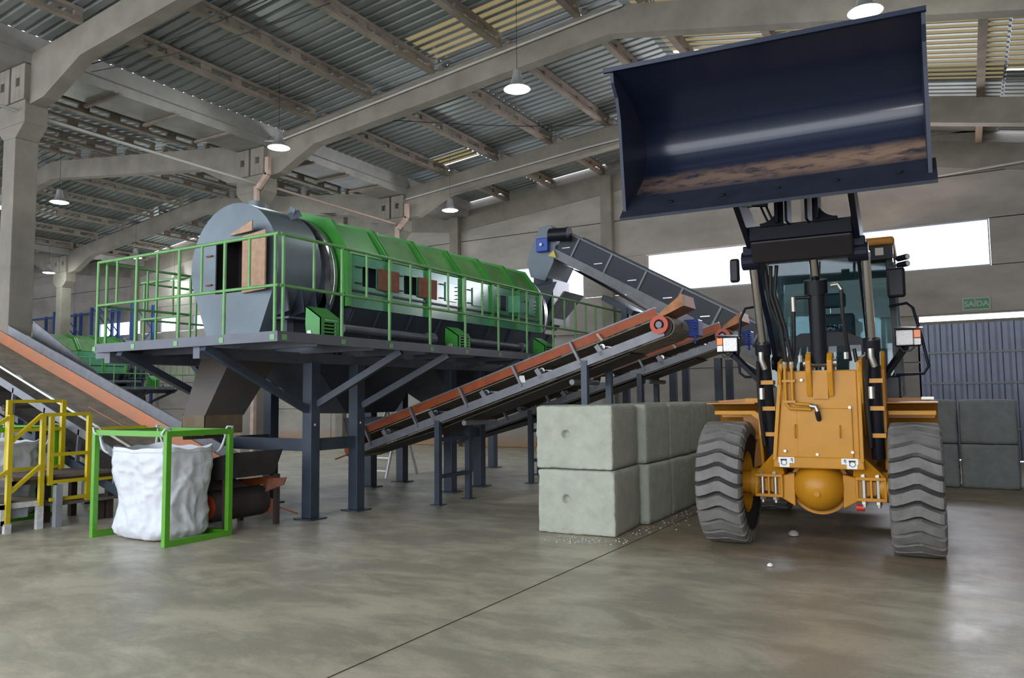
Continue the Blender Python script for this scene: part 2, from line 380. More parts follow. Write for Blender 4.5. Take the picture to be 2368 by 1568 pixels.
# translucent roof sheets (x0, x1, y0, y1)
SKY = [(-2.3, 0.9, 13.4, 18.2), (-5.3, -2.4, 13.4, 16.2), (0.95, 4.4, 13.6, 17.8), (-9.5, -6.3, 11.8, 13.0), (-13.3, -11.9, 17.6, 18.4)]
def sheetroof(x0, x1):
    b = MB(); cuts = sorted({x0, x1} | {c for s in SKY for c in s[:2] if x0 < c < x1})
    for xa, xb in zip(cuts, cuts[1:]):
        holes = sorted((s[2], s[3]) for s in SKY if s[0] <= xa + 1e-6 and s[1] >= xb - 1e-6); y = -4.0
        for h0, h1 in holes: ribbed(b, xa, xb, y, h0, zs); y = h1
        ribbed(b, xa, xb, y, YB, zs)
    return b
mb = MB()
for x0, x1 in ((-14.65, RX), (RX, 4.6), (-24.3, -15.75), (-33.05, -24.3), (-42.7, -33.95), (-52, -42.7)):
    t = sheetroof(x0, x1); mb.add(t.v, t.f)
struct(mb.build('ceiling', SHEET), 'ribbed zinc roof sheets')
for i, (x0, x1, y0, y1) in enumerate(SKY):
    b = MB(); k = MB(); p = .24; y = y0 + .11
    while y < y1 - .1:
        b.hexa([(x0, y, zs(x0)), (x1, y, zs(x1)), (x1, y + .16, zs(x1)), (x0, y + .16, zs(x0)), (x0, y, zs(x0) + .004), (x1, y, zs(x1) + .004), (x1, y + .16, zs(x1) + .004), (x0, y + .16, zs(x0) + .004)])
        for u, v in ((y - .08, y),):
            k.hexa([(x0, u, zs(x0) - .01), (x1, u, zs(x1) - .01), (x1, v, zs(x1) - .01), (x0, v, zs(x0) - .01), (x0, u, zs(x0) + .03), (x1, u, zs(x1) + .03), (x1, v, zs(x1) + .03), (x0, v, zs(x0) + .03)])
        y += p
    o = b.build('trim_%d' % (i + 2), SKYL); struct(o, 'translucent strips let into the ribbed roof')
    k.build('sheet_rib', SHEET, o)
# valley gutters
for gi, gx in enumerate((-15.2, -33.5)):
    b = MB()
    b.strip([(gx - .62, zs(gx - .62) - .004), (gx - .5, 7.92), (gx + .5, 7.92), (gx + .62, zs(gx + .62) - .004)], 'y', -4, YB, .02)
    struct(b.build('trim_%d' % (8 + gi), GUTM), 'grey sheet-metal valley gutter between the roofs')
    b = MB()
    for y in [1 + 1.35 * k for k in range(15)]:
        b.beam((gx - .62, y, 7.88), (gx + .62, y, 7.88), .07, .06)
    struct(b.build('trim_%d' % (10 + gi), PURL), 'cross bars under the valley gutter')

# back wall: courses of cast panels with open joints, windows and gate left out
Zc = [0, 1.27, 2.43, 3.60, 4.76, 5.92, 7.08, 8.2]
WIN = [(-13.35, -10.34), (-8.2, -3.95), (-3.1, .62)]
WINF = [(-36.5, -33.2), (-31.7, -30.6), (-29.4, -28.5)]
WINB = [(-26.5, -23.6), (-22.6, -19.0), (-18.2, -15.6)]
b = MB(); g = .012
def course(x0, x1, z0, z1):
    xs = [x0]
    while xs[-1] < x1 - 1e-6:
        nx = (math.floor((xs[-1] + .001 + 9.4) / 5.85) + 1) * 5.85 - 9.4; xs.append(min(nx, x1))
    for a, c in zip(xs, xs[1:]): b.box(a + g, c - g, YB, YB + .12, z0 + g, z1 - g)
for z0, z1 in zip(Zc, Zc[1:]):
    if z1 < 3.55 + .1 and z0 < 3.5:
        course(-52, -1.0, z0, min(z1, 3.5)) if z1 > 3.5 else course(-52, -1.0, z0, z1)
    elif abs(z0 - 4.76) < .01:
        xs = sorted([(-52, WINF[0][0]), (WINF[0][1], WINF[1][0]), (WINF[1][1], WINF[2][0]), (WINF[2][1], WINB[0][0]), (WINB[0][1], WINB[1][0]), (WINB[1][1], WINB[2][0]), (WINB[2][1], WIN[0][0]), (WIN[0][1], WIN[1][0]), (WIN[1][1], WIN[2][0]), (WIN[2][1], 4.6)])
        for a, c in xs: course(a, c, z0, z1)
        for a, c in WINF: b.box(a, c, YB, YB + .12, 5.42, z1)
    else: course(-52, 4.6, z0, z1)
course(-52, -1.0, 3.5, 3.6) if False else None
b.box(-1.0, 4.6, YB, YB + .12, 3.6 - .02, 3.62)
# gable top following the roof
n = 58; xs = [-52 + i * (56.6 / n) for i in range(n + 1)] ; xs = sorted(set(xs + [RX, VX, -24.3, -33.5, -42.7]))
for a, c in zip(xs, xs[1:]):
    za, zc = ztop(a) + .33, ztop(c) + .33
    b.hexa([(a, YB, min(8.2, za - .01)), (c, YB, min(8.2, zc - .01)), (c, YB + .12, min(8.2, zc - .01)), (a, YB + .12, min(8.2, za - .01)),
            (a, YB, za), (c, YB, zc), (c, YB + .12, zc), (a, YB + .12, za)])
b.box(-52, WINF[0][0], YB + .1, YB + .14, 0, 8.1); b.box(-52, -1, YB + .1, YB + .14, 0, 4.75); b.box(-52, 4.6, YB + .1, YB + .14, 5.93, 7.2); b.box(-1, 4.6, YB + .1, YB + .14, 3.62, 4.75); b.box(.63, 4.6, YB + .1, YB + .14, 4.7, 6)
struct(b.build('wall_back', PANEL), 'back gable wall of grey cast concrete panels')
b = MB()
for a, c in zip(xs, xs[1:]):
    b.hexa([(a, YB - .03, ztop(a) - .62), (c, YB - .03, ztop(c) - .62), (c, YB, ztop(c) - .62), (a, YB, ztop(a) - .62),
            (a, YB - .03, ztop(a) + .05), (c, YB - .03, ztop(c) + .05), (c, YB, ztop(c) + .05), (a, YB, ztop(a) + .05)])
struct(b.build('trim_12', CONC), 'sloping concrete edge band at the top of the gable')
b = MB(); b.box(-52.2, -52, -4, YB + .12, 0, 9); struct(b.build('wall_left', PANEL))
b = MB()
for z0, z1 in zip(Zc, Zc[1:]): b.box(4.6, 4.75, -4, YB + .12, z0 + g, z1 - g)
struct(b.build('wall_right', PANEL))
# window frames with clear panes
wg = glass('window_pane', (0.92, 0.96, 1.0)); wfm = mat('window_frame_grey', (0.35, 0.36, 0.4), .5)
wi = 0
for (a, c), (z0, z1) in [(w, (4.76, 5.92)) for w in WIN + WINB] + [(w, (4.76, 5.42)) for w in WINF]:
    wi += 1; root = thing('window_%d' % wi, 'x', 'x', ((a + c) / 2, YB + .06, z0))
    del root['category']; struct(root, 'wide window strip high in the back wall')
    f = MB(); t = .03
    f.box(a, c, YB + .03, YB + .09, z0, z0 + t); f.box(a, c, YB + .03, YB + .09, z1 - t, z1)
    f.box(a, a + t, YB + .03, YB + .09, z0 + t, z1 - t); f.box(c - t, c, YB + .03, YB + .09, z0 + t, z1 - t)
    f.build('window_frame', wfm, root)
    q = MB(); q.box(a + t, c - t, YB + .055, YB + .062, z0 + t, z1 - t); q.build('window_pane', wg, root)
# gate: ribbed sheet with rails, a strip of daylight left above it
root = thing('door_1', 'x', 'x', (1.8, YB, 0)); del root['category']; struct(root, 'ribbed blue grey sheet gate in the back wall')
f = MB(); pr = []; y = -1.05
while y < 4.55:
    pr += [(y, YB), (y + .1, YB), (y + .16, YB - .03), (y + .23, YB - .03)]; y += .26
f.prism_strip(pr, [(p[0], p[1] + .012) for p in pr], 'z', .02, 3.36)
f.build('gate_sheet', GATEM, root)
f = MB()
for z in (.75, 1.86, 2.62): f.box(-1.0, 4.55, YB - .06, YB - .032, z, z + .05)
f.build('gate_rail', GREYP, root)
f = MB(); f.box(-1.05, 4.6, YB + .02, YB + .12, 3.36, 3.44); struct(f.build('trim_13', CONC))

# ---- columns
def column(x, y, label, side=1, s=.42):
    t = thing('concrete_column', label, 'column', (x, y, 0), 'square concrete columns in the valley lines')
    b = MB(); h = s / 2
    b.box(x - h, x + h, y - h, y + h, 0, 6.55)
    b.hexa([(x - h, y - h, 6.55), (x + h, y - h, 6.55), (x + h, y + h, 6.55), (x - h, y + h, 6.55),
            (x - .5, y - h, 6.8), (x + .5, y - h, 6.8), (x + .5, y + h, 6.8), (x - .5, y + h, 6.8)])
    b.box(x - .5, x + .5, y - h, y + h, 6.8, 7.22); b.build('shaft', CONC, t, bevel=.012)
    b = MB(); b.box(x - h + .1, x + h - .1, y - h - .008, y - h + .01, 0, 6.5) if False else None
    for sx in (-1, 1):
        k = MB(); cx = x + sx * .27
        # joint block with a square recess
        k.box(cx - .235, cx - .07, y - h - .03, y + h, 7.22, 7.9); k.box(cx + .07, cx + .235, y - h - .03, y + h, 7.22, 7.9)
        k.box(cx - .07, cx + .07, y - h - .03, y + h, 7.22, 7.5); k.box(cx - .07, cx + .07, y - h - .03, y + h, 7.66, 7.9)
        k.box(cx - .07, cx + .07, y - h + .09, y + h, 7.5, 7.66)
        k.build('joint_block', CONC, t, bevel=.01)
    return t
column(VX, 7.55, 'pale concrete column at the left edge, nearest of its row')
column(VX, 13.15, 'concrete column rising behind the grey drum hood')
column(VX, 18.6, 'concrete column rising behind the green drum cover')
column(-33.5, 18.6, 'concrete column far left behind the second green machine')
column(-33.5, 13.15, 'concrete column far left, mostly behind the pale column')
for x, lb in ((VX, 'concrete pilaster against the back wall at the roof valley'), (-9.45, 'concrete pilaster against the back wall behind the raised conveyor'),
              (-3.52, 'concrete pilaster against the back wall between the bright windows'), (-20.5, 'concrete pilaster against the back wall, left of the pipe columns'),
              (-27.0, 'concrete pilaster against the far back wall right of the second machine'), (-33.5, 'concrete pilaster against the far left back wall')):
    b = MB(); b.box(x - .18, x + .18, YB - .22, YB - .001, 0, ztop(x) - .1); o = b.build('wall_pilaster', CONC, bevel=.01)
    tag(recenter(o), lb, 'pilaster', 'concrete pilasters on the back wall')

# ---- roof beams
def rafter(xl, xr, xm, y, label, w=.26):
    b = MB(); xs_ = [xl + .5, xl + .95, xl + 2.1, xm - .5, xm, xm + .5, xr - 2.1, xr - .95, xr - .5]
    def bt(x):
        t = min(x - xl, xr - x); d = .55
        if t < 2.1: d = .55 + (2.1 - t) / 1.15 * .42 if t > .95 else .97
        return ztop(x) - min(d, .95)
    for x0, x1 in zip(xs_, xs_[1:]):
        b.hexa([(x0, y - w / 2, bt(x0)), (x1, y - w / 2, bt(x1)), (x1, y + w / 2, bt(x1)), (x0, y + w / 2, bt(x0)),
                (x0, y - w / 2, ztop(x0)), (x1, y - w / 2, ztop(x1)), (x1, y + w / 2, ztop(x1)), (x0, y + w / 2, ztop(x0))])
    return tag(b.build('roof_beam', CONC), label, 'beam', 'concrete portal roof beams')
names = {7.55: 'nearest', 13.15: 'middle', 18.6: 'farthest'}
for y in (7.55, 13.15, 18.6):
    o = rafter(VX, 5.2, RX, y, '%s sloping concrete roof beam over the loader and the drum' % names[y])
    o = rafter(-33.5, VX, -24.3, y, '%s sloping concrete roof beam of the neighbouring nave' % names[y])
    if y > 8: rafter(-52, -33.5, -42.7, y, '%s sloping concrete roof beam of the far left nave' % names[y])
# ---- purlins
def purlin(x, y0, y1, label, group):
    b = MB(); z = ztop(x); h = .27; L = y1 - y0 - .02; y0 += .01
    # slotted web: top chord, bottom chord, solid ends and posts
    b.box(x - .06, x + .06, y0, y0 + L, z + h - .07, z + h); b.box(x - .07, x + .07, y0, y0 + L, z + .0, z + .07)
    k = max(2, int(L / .75)); st = L / k
    for i in range(k + 1):
        c = y0 + i * st; a, e = max(y0, c - .13), min(y0 + L, c + .13); b.box(x - .035, x + .035, a, e, z + .07, z + h - .07)
    return tag(b.build('roof_purlin', PURL), label, 'purlin', group)
bays = [(2.0, 7.42, 'nearest'), (7.68, 13.02, 'second'), (13.28, 18.47, 'third'), (18.73, YB - .001, 'last')]
ordn = ['first', 'second', 'third', 'fourth', 'fifth', 'sixth', 'seventh', 'eighth', 'ninth', 'tenth', 'eleventh', 'twelfth']
for y0, y1, bn in bays:
    for i, x in enumerate((-14.72, -13.1, -11.35, -9.6, -7.9, -6.15)):
        purlin(x, y0, y1, 'slotted concrete purlin, %s up from the valley, left slope above the drum, %s roof bay' % (ordn[i], bn), 'purlins of the left roof slope')
    for i, x in enumerate((-4.85, -3.0, -1.25, .5, 2.3)):
        if y0 > 5: purlin(x, y0, y1, 'slotted concrete purlin, %s down from the ridge, slope above the loader, %s roof bay' % (ordn[i], bn), 'purlins of the right roof slope')
    if y0 > 5:
        for i, x in enumerate((-15.7, -17.4, -19.2, -21.0, -22.8)):
            purlin(x, y0, y1, 'slotted concrete purlin, %s up from the valley, neighbouring nave near slope, %s roof bay' % (ordn[i], bn), 'purlins of the neighbouring nave near slope')
        for i, x in enumerate((-25.4, -27.2, -29.0, -30.9, -32.7)):
            purlin(x, y0, y1, 'slotted concrete purlin, %s down from the ridge, neighbouring nave far slope, %s roof bay' % (ordn[i], bn), 'purlins of the neighbouring nave far slope')
# ---- pipes, downpipes, cables
def pipe(name, pts, r, m, label, cat='pipe', group=None):
    b = MB(); b.tube(pts, r, 8); return tag(b.build(name, m, smooth=60), label, cat, group)
pipe('conduit_pipe', [(-14.95, -1, 7.12), (-14.95, 13.05, 6.99)], .035, PIPEG, 'thin pale pipe running along the valley from the nearest column', group='thin pipes along the column line')
pipe('conduit_pipe', [(-14.88, 13.4, 7.0), (-14.88, 18.4, 6.98)], .035, PIPE, 'thin pinkish pipe between the two columns behind the drum', group='thin pipes along the column line')
pipe('roof_conduit', [(-17.2, 12.95, 8.45), (-14.2, 12.95, 7.95), (-8.6, 12.95, 8.55), (-5.2, 12.95, 8.9)], .028, PIPEG, 'thin grey conduit strung along the middle roof beam')
pipe('roof_conduit', [(-14.6, 18.4, 7.75), (-8.4, 18.4, 8.3), (-5, 18.4, 8.5)], .028, PIPEG, 'thin grey conduit strung along the farthest roof beam')
pipe('wall_conduit', [(-1.6, 21.85, 7.05), (3.5, 21.85, 7.25)], .03, PIPEG, 'thin pale conduit on the gable wall behind the bucket')
for y, lb in ((13.0, 'pinkish square downpipe with an offset bend on the column behind the hood'), (18.42, 'pinkish square downpipe with an offset bend on the column behind the green cover')):
    b = MB(); x = -14.80; y -= .10
    b.beam((x + .34, y - .06, 7.55), (x + .34, y - .06, 7.12), .12, .1, (0, 1, 0)); b.beam((x + .34, y - .06, 7.14), (x + .02, y - .06, 6.84), .12, .1, (0, 1, 0)); b.beam((x - .04, y - .06, 6.88), (x - .04, y - .06, .02), .11, .09, (0, 1, 0))
    tag(recenter(b.build('downpipe', PIPE)), lb, 'downpipe', 'square downpipes on the columns')
for k, (p, q) in enumerate([((-13.4, 7.8, 7.75), (-9.2, 8.8, 8.5)), ((-13.4, 7.8, 7.6), (-9.0, 9.3, 8.35)), ((-11.2, 13.3, 8.0), (-6.6, 18.4, 8.6)), ((-12.4, 7.8, 7.6), (-7.4, 7.8, 8.2))]):
    p = Vector(p); q = Vector(q); pts = [p.lerp(q, t / 6) + Vector((0, 0, -.12 * math.sin(PI * t / 6))) for t in range(7)]
    pipe('roof_cable', pts, .009, HOSE, ['upper sagging cable below the roof sheets at top left', 'lower sagging cable below the roof sheets at top left',
         'thin cable below the roof between middle and far beams', 'thin cable slung beside the nearest roof beam'][k], 'cable')
# ---- lamps
def lamp():
    t = thing('high_bay_lamp', 'x', 'lamp', (0, 0, 0), 'round high bay lamps hanging from the roof')
    b = MB(); b.lathe([(.03, .36), (.07, .34), (.09, .2), (.12, .1), (.235, .0), (.228, .0), (.11, .09), (.06, .14)], (0, 0, 0), (0, 0, 1), 28); b.build('lamp_shade', SHADE, t, smooth=True, local=True)
    b = MB(); b.lathe([(0, -.03), (.1, -.028), (.19, -.012), (.222, .004), (.1, .03), (0, .03)], (0, 0, 0), (0, 0, 1), 28); b.build('lamp_lens', LAMPM, t, smooth=True, local=True)
    return t
LP = [(-1.0, 11.54, 'big high bay lamp just above the bucket edge'), (-6.53, 11.31, 'high bay lamp left of the bucket near top centre'),
      (-12.41, 11.31, 'high bay lamp in front of the column above the drum hood'), (-12.54, 17.81, 'high bay lamp before the gable wall above the green cover'),
      (-20.82, 11.36, 'high bay lamp of the next nave, right of the pale column'), (-22.72, 10.8, 'high bay lamp at the left picture edge, cut by the column'),
      (-32.69, 17.51, 'small far lamp near the far left column'), (-26.62, 17.38, 'small far lamp seen at the top rail corner of the green railing'),
      (-20.8, 17.6, 'added high bay lamp, unseen behind the grey drum hood, lighting the back wall'),  # added lamp, hidden from view, brightens the wall behind the drum
      (-30.2, 21.6, 'small far lamp just left of the drum hood')]
l0 = lamp()
for i, (x, y, lb) in enumerate(LP):
    o = l0 if i == 0 else copy_tree(l0)
    o.location = (x, y, 7.0); o['label'] = lb; ORG[o.name] = Vector((x, y, 7.0))
    b = MB(); b.cyl((x, y, 7.35), (x, y, zs(x) + .01), .004, 6); b.build('cord', HOSE, o)
for x, y, e in [(-1, 11.54, 130), (-6.53, 11.31, 130), (-12.41, 11.31, 130), (-12.54, 17.81, 130), (-20.82, 11.36, 130), (-22.72, 10.8, 90), (-32.69, 17.51, 130), (-26.62, 17.38, 130), (-30.2, 21.0, 120), (-20.8, 17.6, 520)]:  # last entry is the added hidden lamp, stronger than the others
    light('lamp_glow', 'POINT', (x, y, 6.9), e, (0.92, 1.0, 0.97), shadow_soft_size=.15)
# ------------------------------------------------------------------ drum screens on their platforms
def drum_machine(loc, sc, flip, lb, detail=True):
    """built around (0,0,0) = floor below the platform's front right corner; length runs along +y"""
    LX, LY = -3.44, 10.2
    pf = thing('machine_platform', lb['platform'], 'platform', (0, 0, 0))
    b = MB(); b.box(LX, 0, 0, .06, 2.29, 2.405); b.box(-.06, 0, .06, LY, 2.29, 2.405); b.box(LX, LX + .06, .06, 1.5, 2.29, 2.405)
    b.box(LX + .06, -.06, .06, 1.2, 2.375, 2.395); b.box(-1.2, -.06, 1.2, LY, 2.375, 2.395); b.box(-4.6, -3.5, 1.5, LY, 2.375, 2.395); b.box(-4.66, -4.6, 1.5, LY, 2.29, 2.405)
    for y in (.7, 1.7, 2.8, 4.0, 5.2, 6.2, 7.4, 8.6, 9.6): b.box(-4.5, -.06, y - .04, y + .04, 2.27, 2.37)
    b.box(-1.5, -1.38, .06, LY, 2.15, 2.29); b.box(-3.3, -3.18, .06, LY, 2.15, 2.29)
    b.build('deck', DECK, pf)
    b = MB(); 
    for k in range(60): b.box(LX + .08 + k * .055, LX + .09 + k * .055, .08, 1.2, 2.395, 2.402)
    ys = [1.92, 2.85, 5.27, 6.21, 8.66, 9.6]
    for x in (-1.41, -3.24):
        for y in ys:
            q = MB(); q.box(x - .085, x + .085, y - .085, y + .085, .02, 2.16); leg = q.build('leg', STEEL, pf, bevel=.006)
            q = MB(); q.box(x - .17, x + .17, y - .15, y + .15, 0, .02); q.build('base_plate', STEEL, leg)
            if x > -2 and detail:
                q = MB(); q.box(x + .086, x + .088, y - .03, y + .0, 1.28, 1.31); q.build('label_tag', STICK, leg)
    q = MB()
    for bx in ((-3.16, -1.49, 1.85, 1.99), (-1.45, -1.37, 2.0, 2.77), (-3.28, -3.2, 2.0, 2.77), (-1.45, -1.37, 5.35, 6.13), (-1.45, -1.37, 8.74, 9.52), (-3.28, -3.2, 5.35, 6.13)):
        q = MB(); q.box(*bx, .93, 1.1); q.build('cross_beam', STEEL, pf)
    for p, e in [((-1.3, .05, 2.28), (-1.41, 1.85, 1.50)), ((-2.95, .05, 2.28), (-3.24, 1.85, 1.55)), ((-.08, 2.25, 2.28), (-1.34, 1.98, 1.58)), ((-.08, 3.35, 2.28), (-1.34, 2.9, 1.55)),
                 ((-.08, 5.5, 2.28), (-1.34, 5.3, 1.58)), ((-.08, 6.6, 2.28), (-1.34, 6.25, 1.55)), ((-4.5, 2.3, 2.28), (-3.3, 2.0, 1.55)), ((-1.41, 2.0, 2.2), (-1.41, 2.8, 1.2))][:7]:
        q = MB(); q.beam(p, e, .09, .09); q.build('brace', STEEL, pf)
    # railing: posts are parts; rails join them
    R = MB(); zt_, zm = 3.5, 2.92
    R.tube([(LX, .03, zt_), (-.03, .03, zt_)], .021, 8); R.tube([(-.03, .06, zt_), (-.03, LY - .05, zt_)], .021, 8)
    R.tube([(LX, .03, zm), (-.03, .03, zm)], .019, 8); R.tube([(-.03, .06, zm), (-.03, LY - .05, zm)], .019, 8)
    R.tube([(LX, .03, zt_), (LX, 1.45, zt_), (-4.63, 1.45, zt_), (-4.63, LY - .05, zt_)], .019, 8); R.tube([(LX, .03, zm), (LX, 1.45, zm), (-4.63, 1.45, zm), (-4.63, LY - .05, zm)], .018, 8)
    R.build('handrail', GRAIL, pf, smooth=60)
    posts = [(LX, .03, 1), (LX + .05, .12, 1), (-3.02, .03, 0), (-2.6, .03, 1), (-2.18, .03, 0), (-1.75, .03, 1), (-1.33, .03, 0), (-.92, .03, 1), (-.5, .03, 0), (-.08, .03, 1), (-.03, .1, 1)]
    yy = [1.04, 1.94, 2.83, 3.72, 4.68, 5.62, 6.6, 7.55, 8.5, 9.4, 10.1]
    prev = .1
    for y in yy: posts += [(-.03, (prev + y) / 2, 0), (-.03, y, 1)]; prev = y
    posts += [(LX, .75, 0), (LX, 1.45, 1), (-3.85, 1.45, 0), (-4.25, 1.45, 1), (-4.63, 1.5, 1)] + [(-4.63, 1.5 + .95 * k, k % 2) for k in range(1, 9)]
    for x, y, full in posts:
        q = MB(); q.tube([(x, y, 2.34 if full else zm), (x, y, zt_)], .02 if full else .016, 8)
        if full and (y < .05 or x > -.1): q.box(x - .035, x + .035, y - .035, y + .035, 2.31, 2.37)
        q.build('rail_post', GRAIL, pf, smooth=60)
    # ---- the drum screen itself
    cx, cz, r = -2.3, 3.52, .9
    sm = thing('drum_screen', lb['screen'], 'machine', (0, 0, 0))
    def arch(r, zbot, half, n=22):
        pts = [(cx + half, zbot)]
        a0 = -math.radians(14)
        for i in range(n + 1):
            a = a0 + (PI - 2 * a0) * i / n; pts.append((cx + r * math.cos(a), cz + r * math.sin(a)))
        pts.append((cx - half, zbot)); return pts
    pts = arch(r, 2.33, .44)
    # hood: side skin + back wall; front wall has a door opening
    q = MB(); A = pts; B = [(cx + (x - cx) * .985, z + (-.01 if z > cz else 0)) for x, z in pts]
    q.prism_strip(A, B, 'y', 1.3, 2.08); q.build('hood_shell', HOODM, sm, smooth=25)
    q = MB(); dx0, dx1, dz0, dz1 = cx - .37, cx + .20, 3.15, 3.88
    def zof(x, up):
        best = None
        for (xa, za), (xb, zb) in zip(pts, pts[1:] + pts[:1]):
            if abs(xa - xb) < 1e-9: continue
            t = (x - xa) / (xb - xa)
            if -1e-9 <= t <= 1 + 1e-9:
                z = za + (zb - za) * t; best = z if best is None else (max(best, z) if up else min(best, z))
        return best if best is not None else cz
    xsx = sorted({p[0] for p in pts} | {dx0, dx1})
    for xa, xb in zip(xsx, xsx[1:]):
        if xb - xa < 1e-5: continue
        la, lb_, ua, ub = zof(xa, 0), zof(xb, 0), zof(xa, 1), zof(xb, 1)
        segs = [(la, lb_, ua, ub)]
        if xa >= dx0 - 1e-6 and xb <= dx1 + 1e-6: segs = [(la, lb_, dz0, dz0), (dz1, dz1, ua, ub)]
        for s0, s1, s2, s3 in segs: q.hexa([(xa, 1.28, s0), (xb, 1.28, s1), (xb, 1.30, s1), (xa, 1.30, s0), (xa, 1.28, s2), (xb, 1.28, s3), (xb, 1.30, s3), (xa, 1.30, s2)])
    q.build('hood_front', HOODM, sm)
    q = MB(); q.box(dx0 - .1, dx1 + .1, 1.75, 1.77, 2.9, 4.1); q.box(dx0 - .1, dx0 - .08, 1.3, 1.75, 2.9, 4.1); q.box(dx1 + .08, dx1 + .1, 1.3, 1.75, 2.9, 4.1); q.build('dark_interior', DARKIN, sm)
    q = MB(); q.beam((dx1 + .02, 1.26, 3.52), (dx1 + .62, 1.13, 3.52), .022, .80); dr = q.build('hood_door', PLY, sm, label='open inspection door with a bare brown inner face')
    for z in (3.28, 3.7): q = MB(); q.box(dx0 - .18, dx0 - .06, 1.25, 1.28, z, z + .02); q.build('door_latch', RUST, sm)
    q = MB(); q.hexa([(cx - .02, 1.24, 3.95), (cx + .58, 1.1, 3.93), (cx + .58, 1.12, 3.93), (cx - .02, 1.26, 3.95), (cx - .02, 1.24, 3.97), (cx + .58, 1.1, 4.07), (cx + .58, 1.12, 4.07), (cx - .02, 1.26, 3.97)]); q.build('door_flap', PLY, sm)
    q = MB(); q.lathe([(.13, 0), (.13, .15), (.115, .15), (.115, 0)], (cx - .08, 1.75, cz + r - .03), (0, 0, 1), 24, closed=True); q.build('vent_stub', HOODM, sm, smooth=True)
    q = MB(); q.beam((cx + .55, 1.8, cz + .74), (cx + .62, 1.8, cz + .86), .015, .12); q.beam((cx + .59, 1.75, cz + .72), (cx + .66, 1.9, cz + .8), .012, .1); q.build('lifting_lug', HOODM, sm)
    # ribbed bearing seat under the hood side, and dark side skirt
    q = MB()
    for y in (1.45, 1.72, 1.98, 2.2): q.prism([(cx + .45, 2.75), (cx + .92, 2.85), (cx + .86, 3.2), (cx + .6, 3.4)], 'y', y, y + .025)
    q.box(cx + .42, cx + .98, 1.4, 2.3, 2.74, 2.77)
    for y in (1.5, 1.95): q.box(cx + .72, cx + .84, y, y + .12, 2.4, 2.74)
    q.build('bearing_seat', STEEL, sm)
    # drum rings
    for y0, y1 in ((2.2, 2.34), (8.72, 8.86)):
        q = MB(); q.lathe([(.84, y0), (.97, y0), (.97, y0 + .05), (.94, y0 + .065), (.97, y0 + .08), (.97, y1), (.84, y1)], (cx, 0, cz - .09), (0, 1, 0), 56, closed=True); q.build('running_ring', RINGM, sm, smooth=True)
    q = MB(); q.lathe([(.80, 2.0), (.86, 2.0), (.86, 8.95), (.80, 8.95)], (cx, 0, cz - .09), (0, 1, 0), 40, closed=True); q.lathe([(.0, 8.7), (.8, 8.7)], (cx, 0, cz - .09), (0, 1, 0), 40); q.build('drum_shell', HOPP, sm, smooth=True)
    # green cover: six sections, each with flange ribs, faceted
    prof = [(cx + 1.03, 3.80), (cx + .70, 4.28), (cx + .08, 4.47), (cx - .62, 4.28), (cx - 1.03, 3.80)]
    ys_ = [2.58, 3.45, 4.45, 5.42, 6.42, 7.4, 8.25]; ys_ = [2.46, 3.39, 4.39, 5.40, 6.41, 7.38, 8.34]
    for i in range(6):
        a, e = ys_[i] + .02, ys_[i + 1] - .02; c = GREEN if i == 0 else GREEND
        q = MB(); q.prism_strip(prof, [(cx + (x - cx) * .975, z - .02) for x, z in prof], 'y', a, e); pn = q.build('cover_panel', c, sm)
        q = MB(); q.prism_strip([(cx + (x - cx) * 1.045, z + .045) for x, z in prof], [(cx + (x - cx) * .99, z - .01) for x, z in prof], 'y', a - .02, a + .03)
        q.prism_strip([(cx + (x - cx) * 1.045, z + .045) for x, z in prof], [(cx + (x - cx) * .99, z - .01) for x, z in prof], 'y', e - .06, e - .01); q.build('flange_rib', GREEN, pn)
    q = MB(); fr = [(cx + 1.1, 3.2)] + [(cx + (x - cx) * 1.05, z + .05) for x, z in prof] + [(cx - 1.1, 3.2)]
    fi = [(cx + .9, 3.2)] + [(cx + (x - cx) * .86, z - .22) for x, z in prof] + [(cx - .9, 3.2)]
    q.prism_strip(fr, fi, 'y', 2.42, 2.46); q.build('cover_end_frame', GREEN, sm)
    # side plates with door openings
    xs0 = cx + 1.05
    doors = [(2.78, 3.11, 'open'), (3.77, 4.12, 'open'), (4.9, 5.25, 'shut'), (5.75, 6.1, 'shut'), (6.76, 7.0, 'dark'), (7.85, 8.15, 'shut')] if detail else []
    q = MB(); y = 2.46
    for d0, d1, st in doors:
        if st == 'shut': continue
        q.box(xs0 - .02, xs0, y, d0, 3.26, 3.78); q.box(xs0 - .02, xs0, d0, d1, 3.26, 3.33); q.box(xs0 - .02, xs0, d0, d1, 3.63, 3.78); y = d1
    q.box(xs0 - .02, xs0, y, 8.34, 3.26, 3.78); q.box(xs0 - .03, xs0 - .005, 2.46, 8.34, 3.0, 3.24)
    q.box(cx - 1.05, cx - 1.03, 2.46, 8.34, 3.0, 3.78); q.build('side_plate', MINT, sm)
    for y in ys_: q = MB(); q.box(xs0 - .02, xs0 + .05, y - .035, y + .035, 3.0, 3.78); q.build('side_rib', GREEN, sm)
    q = MB(); q.box(xs0, xs0 + .03, 2.46, 8.34, 3.235, 3.26); q.build('side_seam', BLACK, sm)
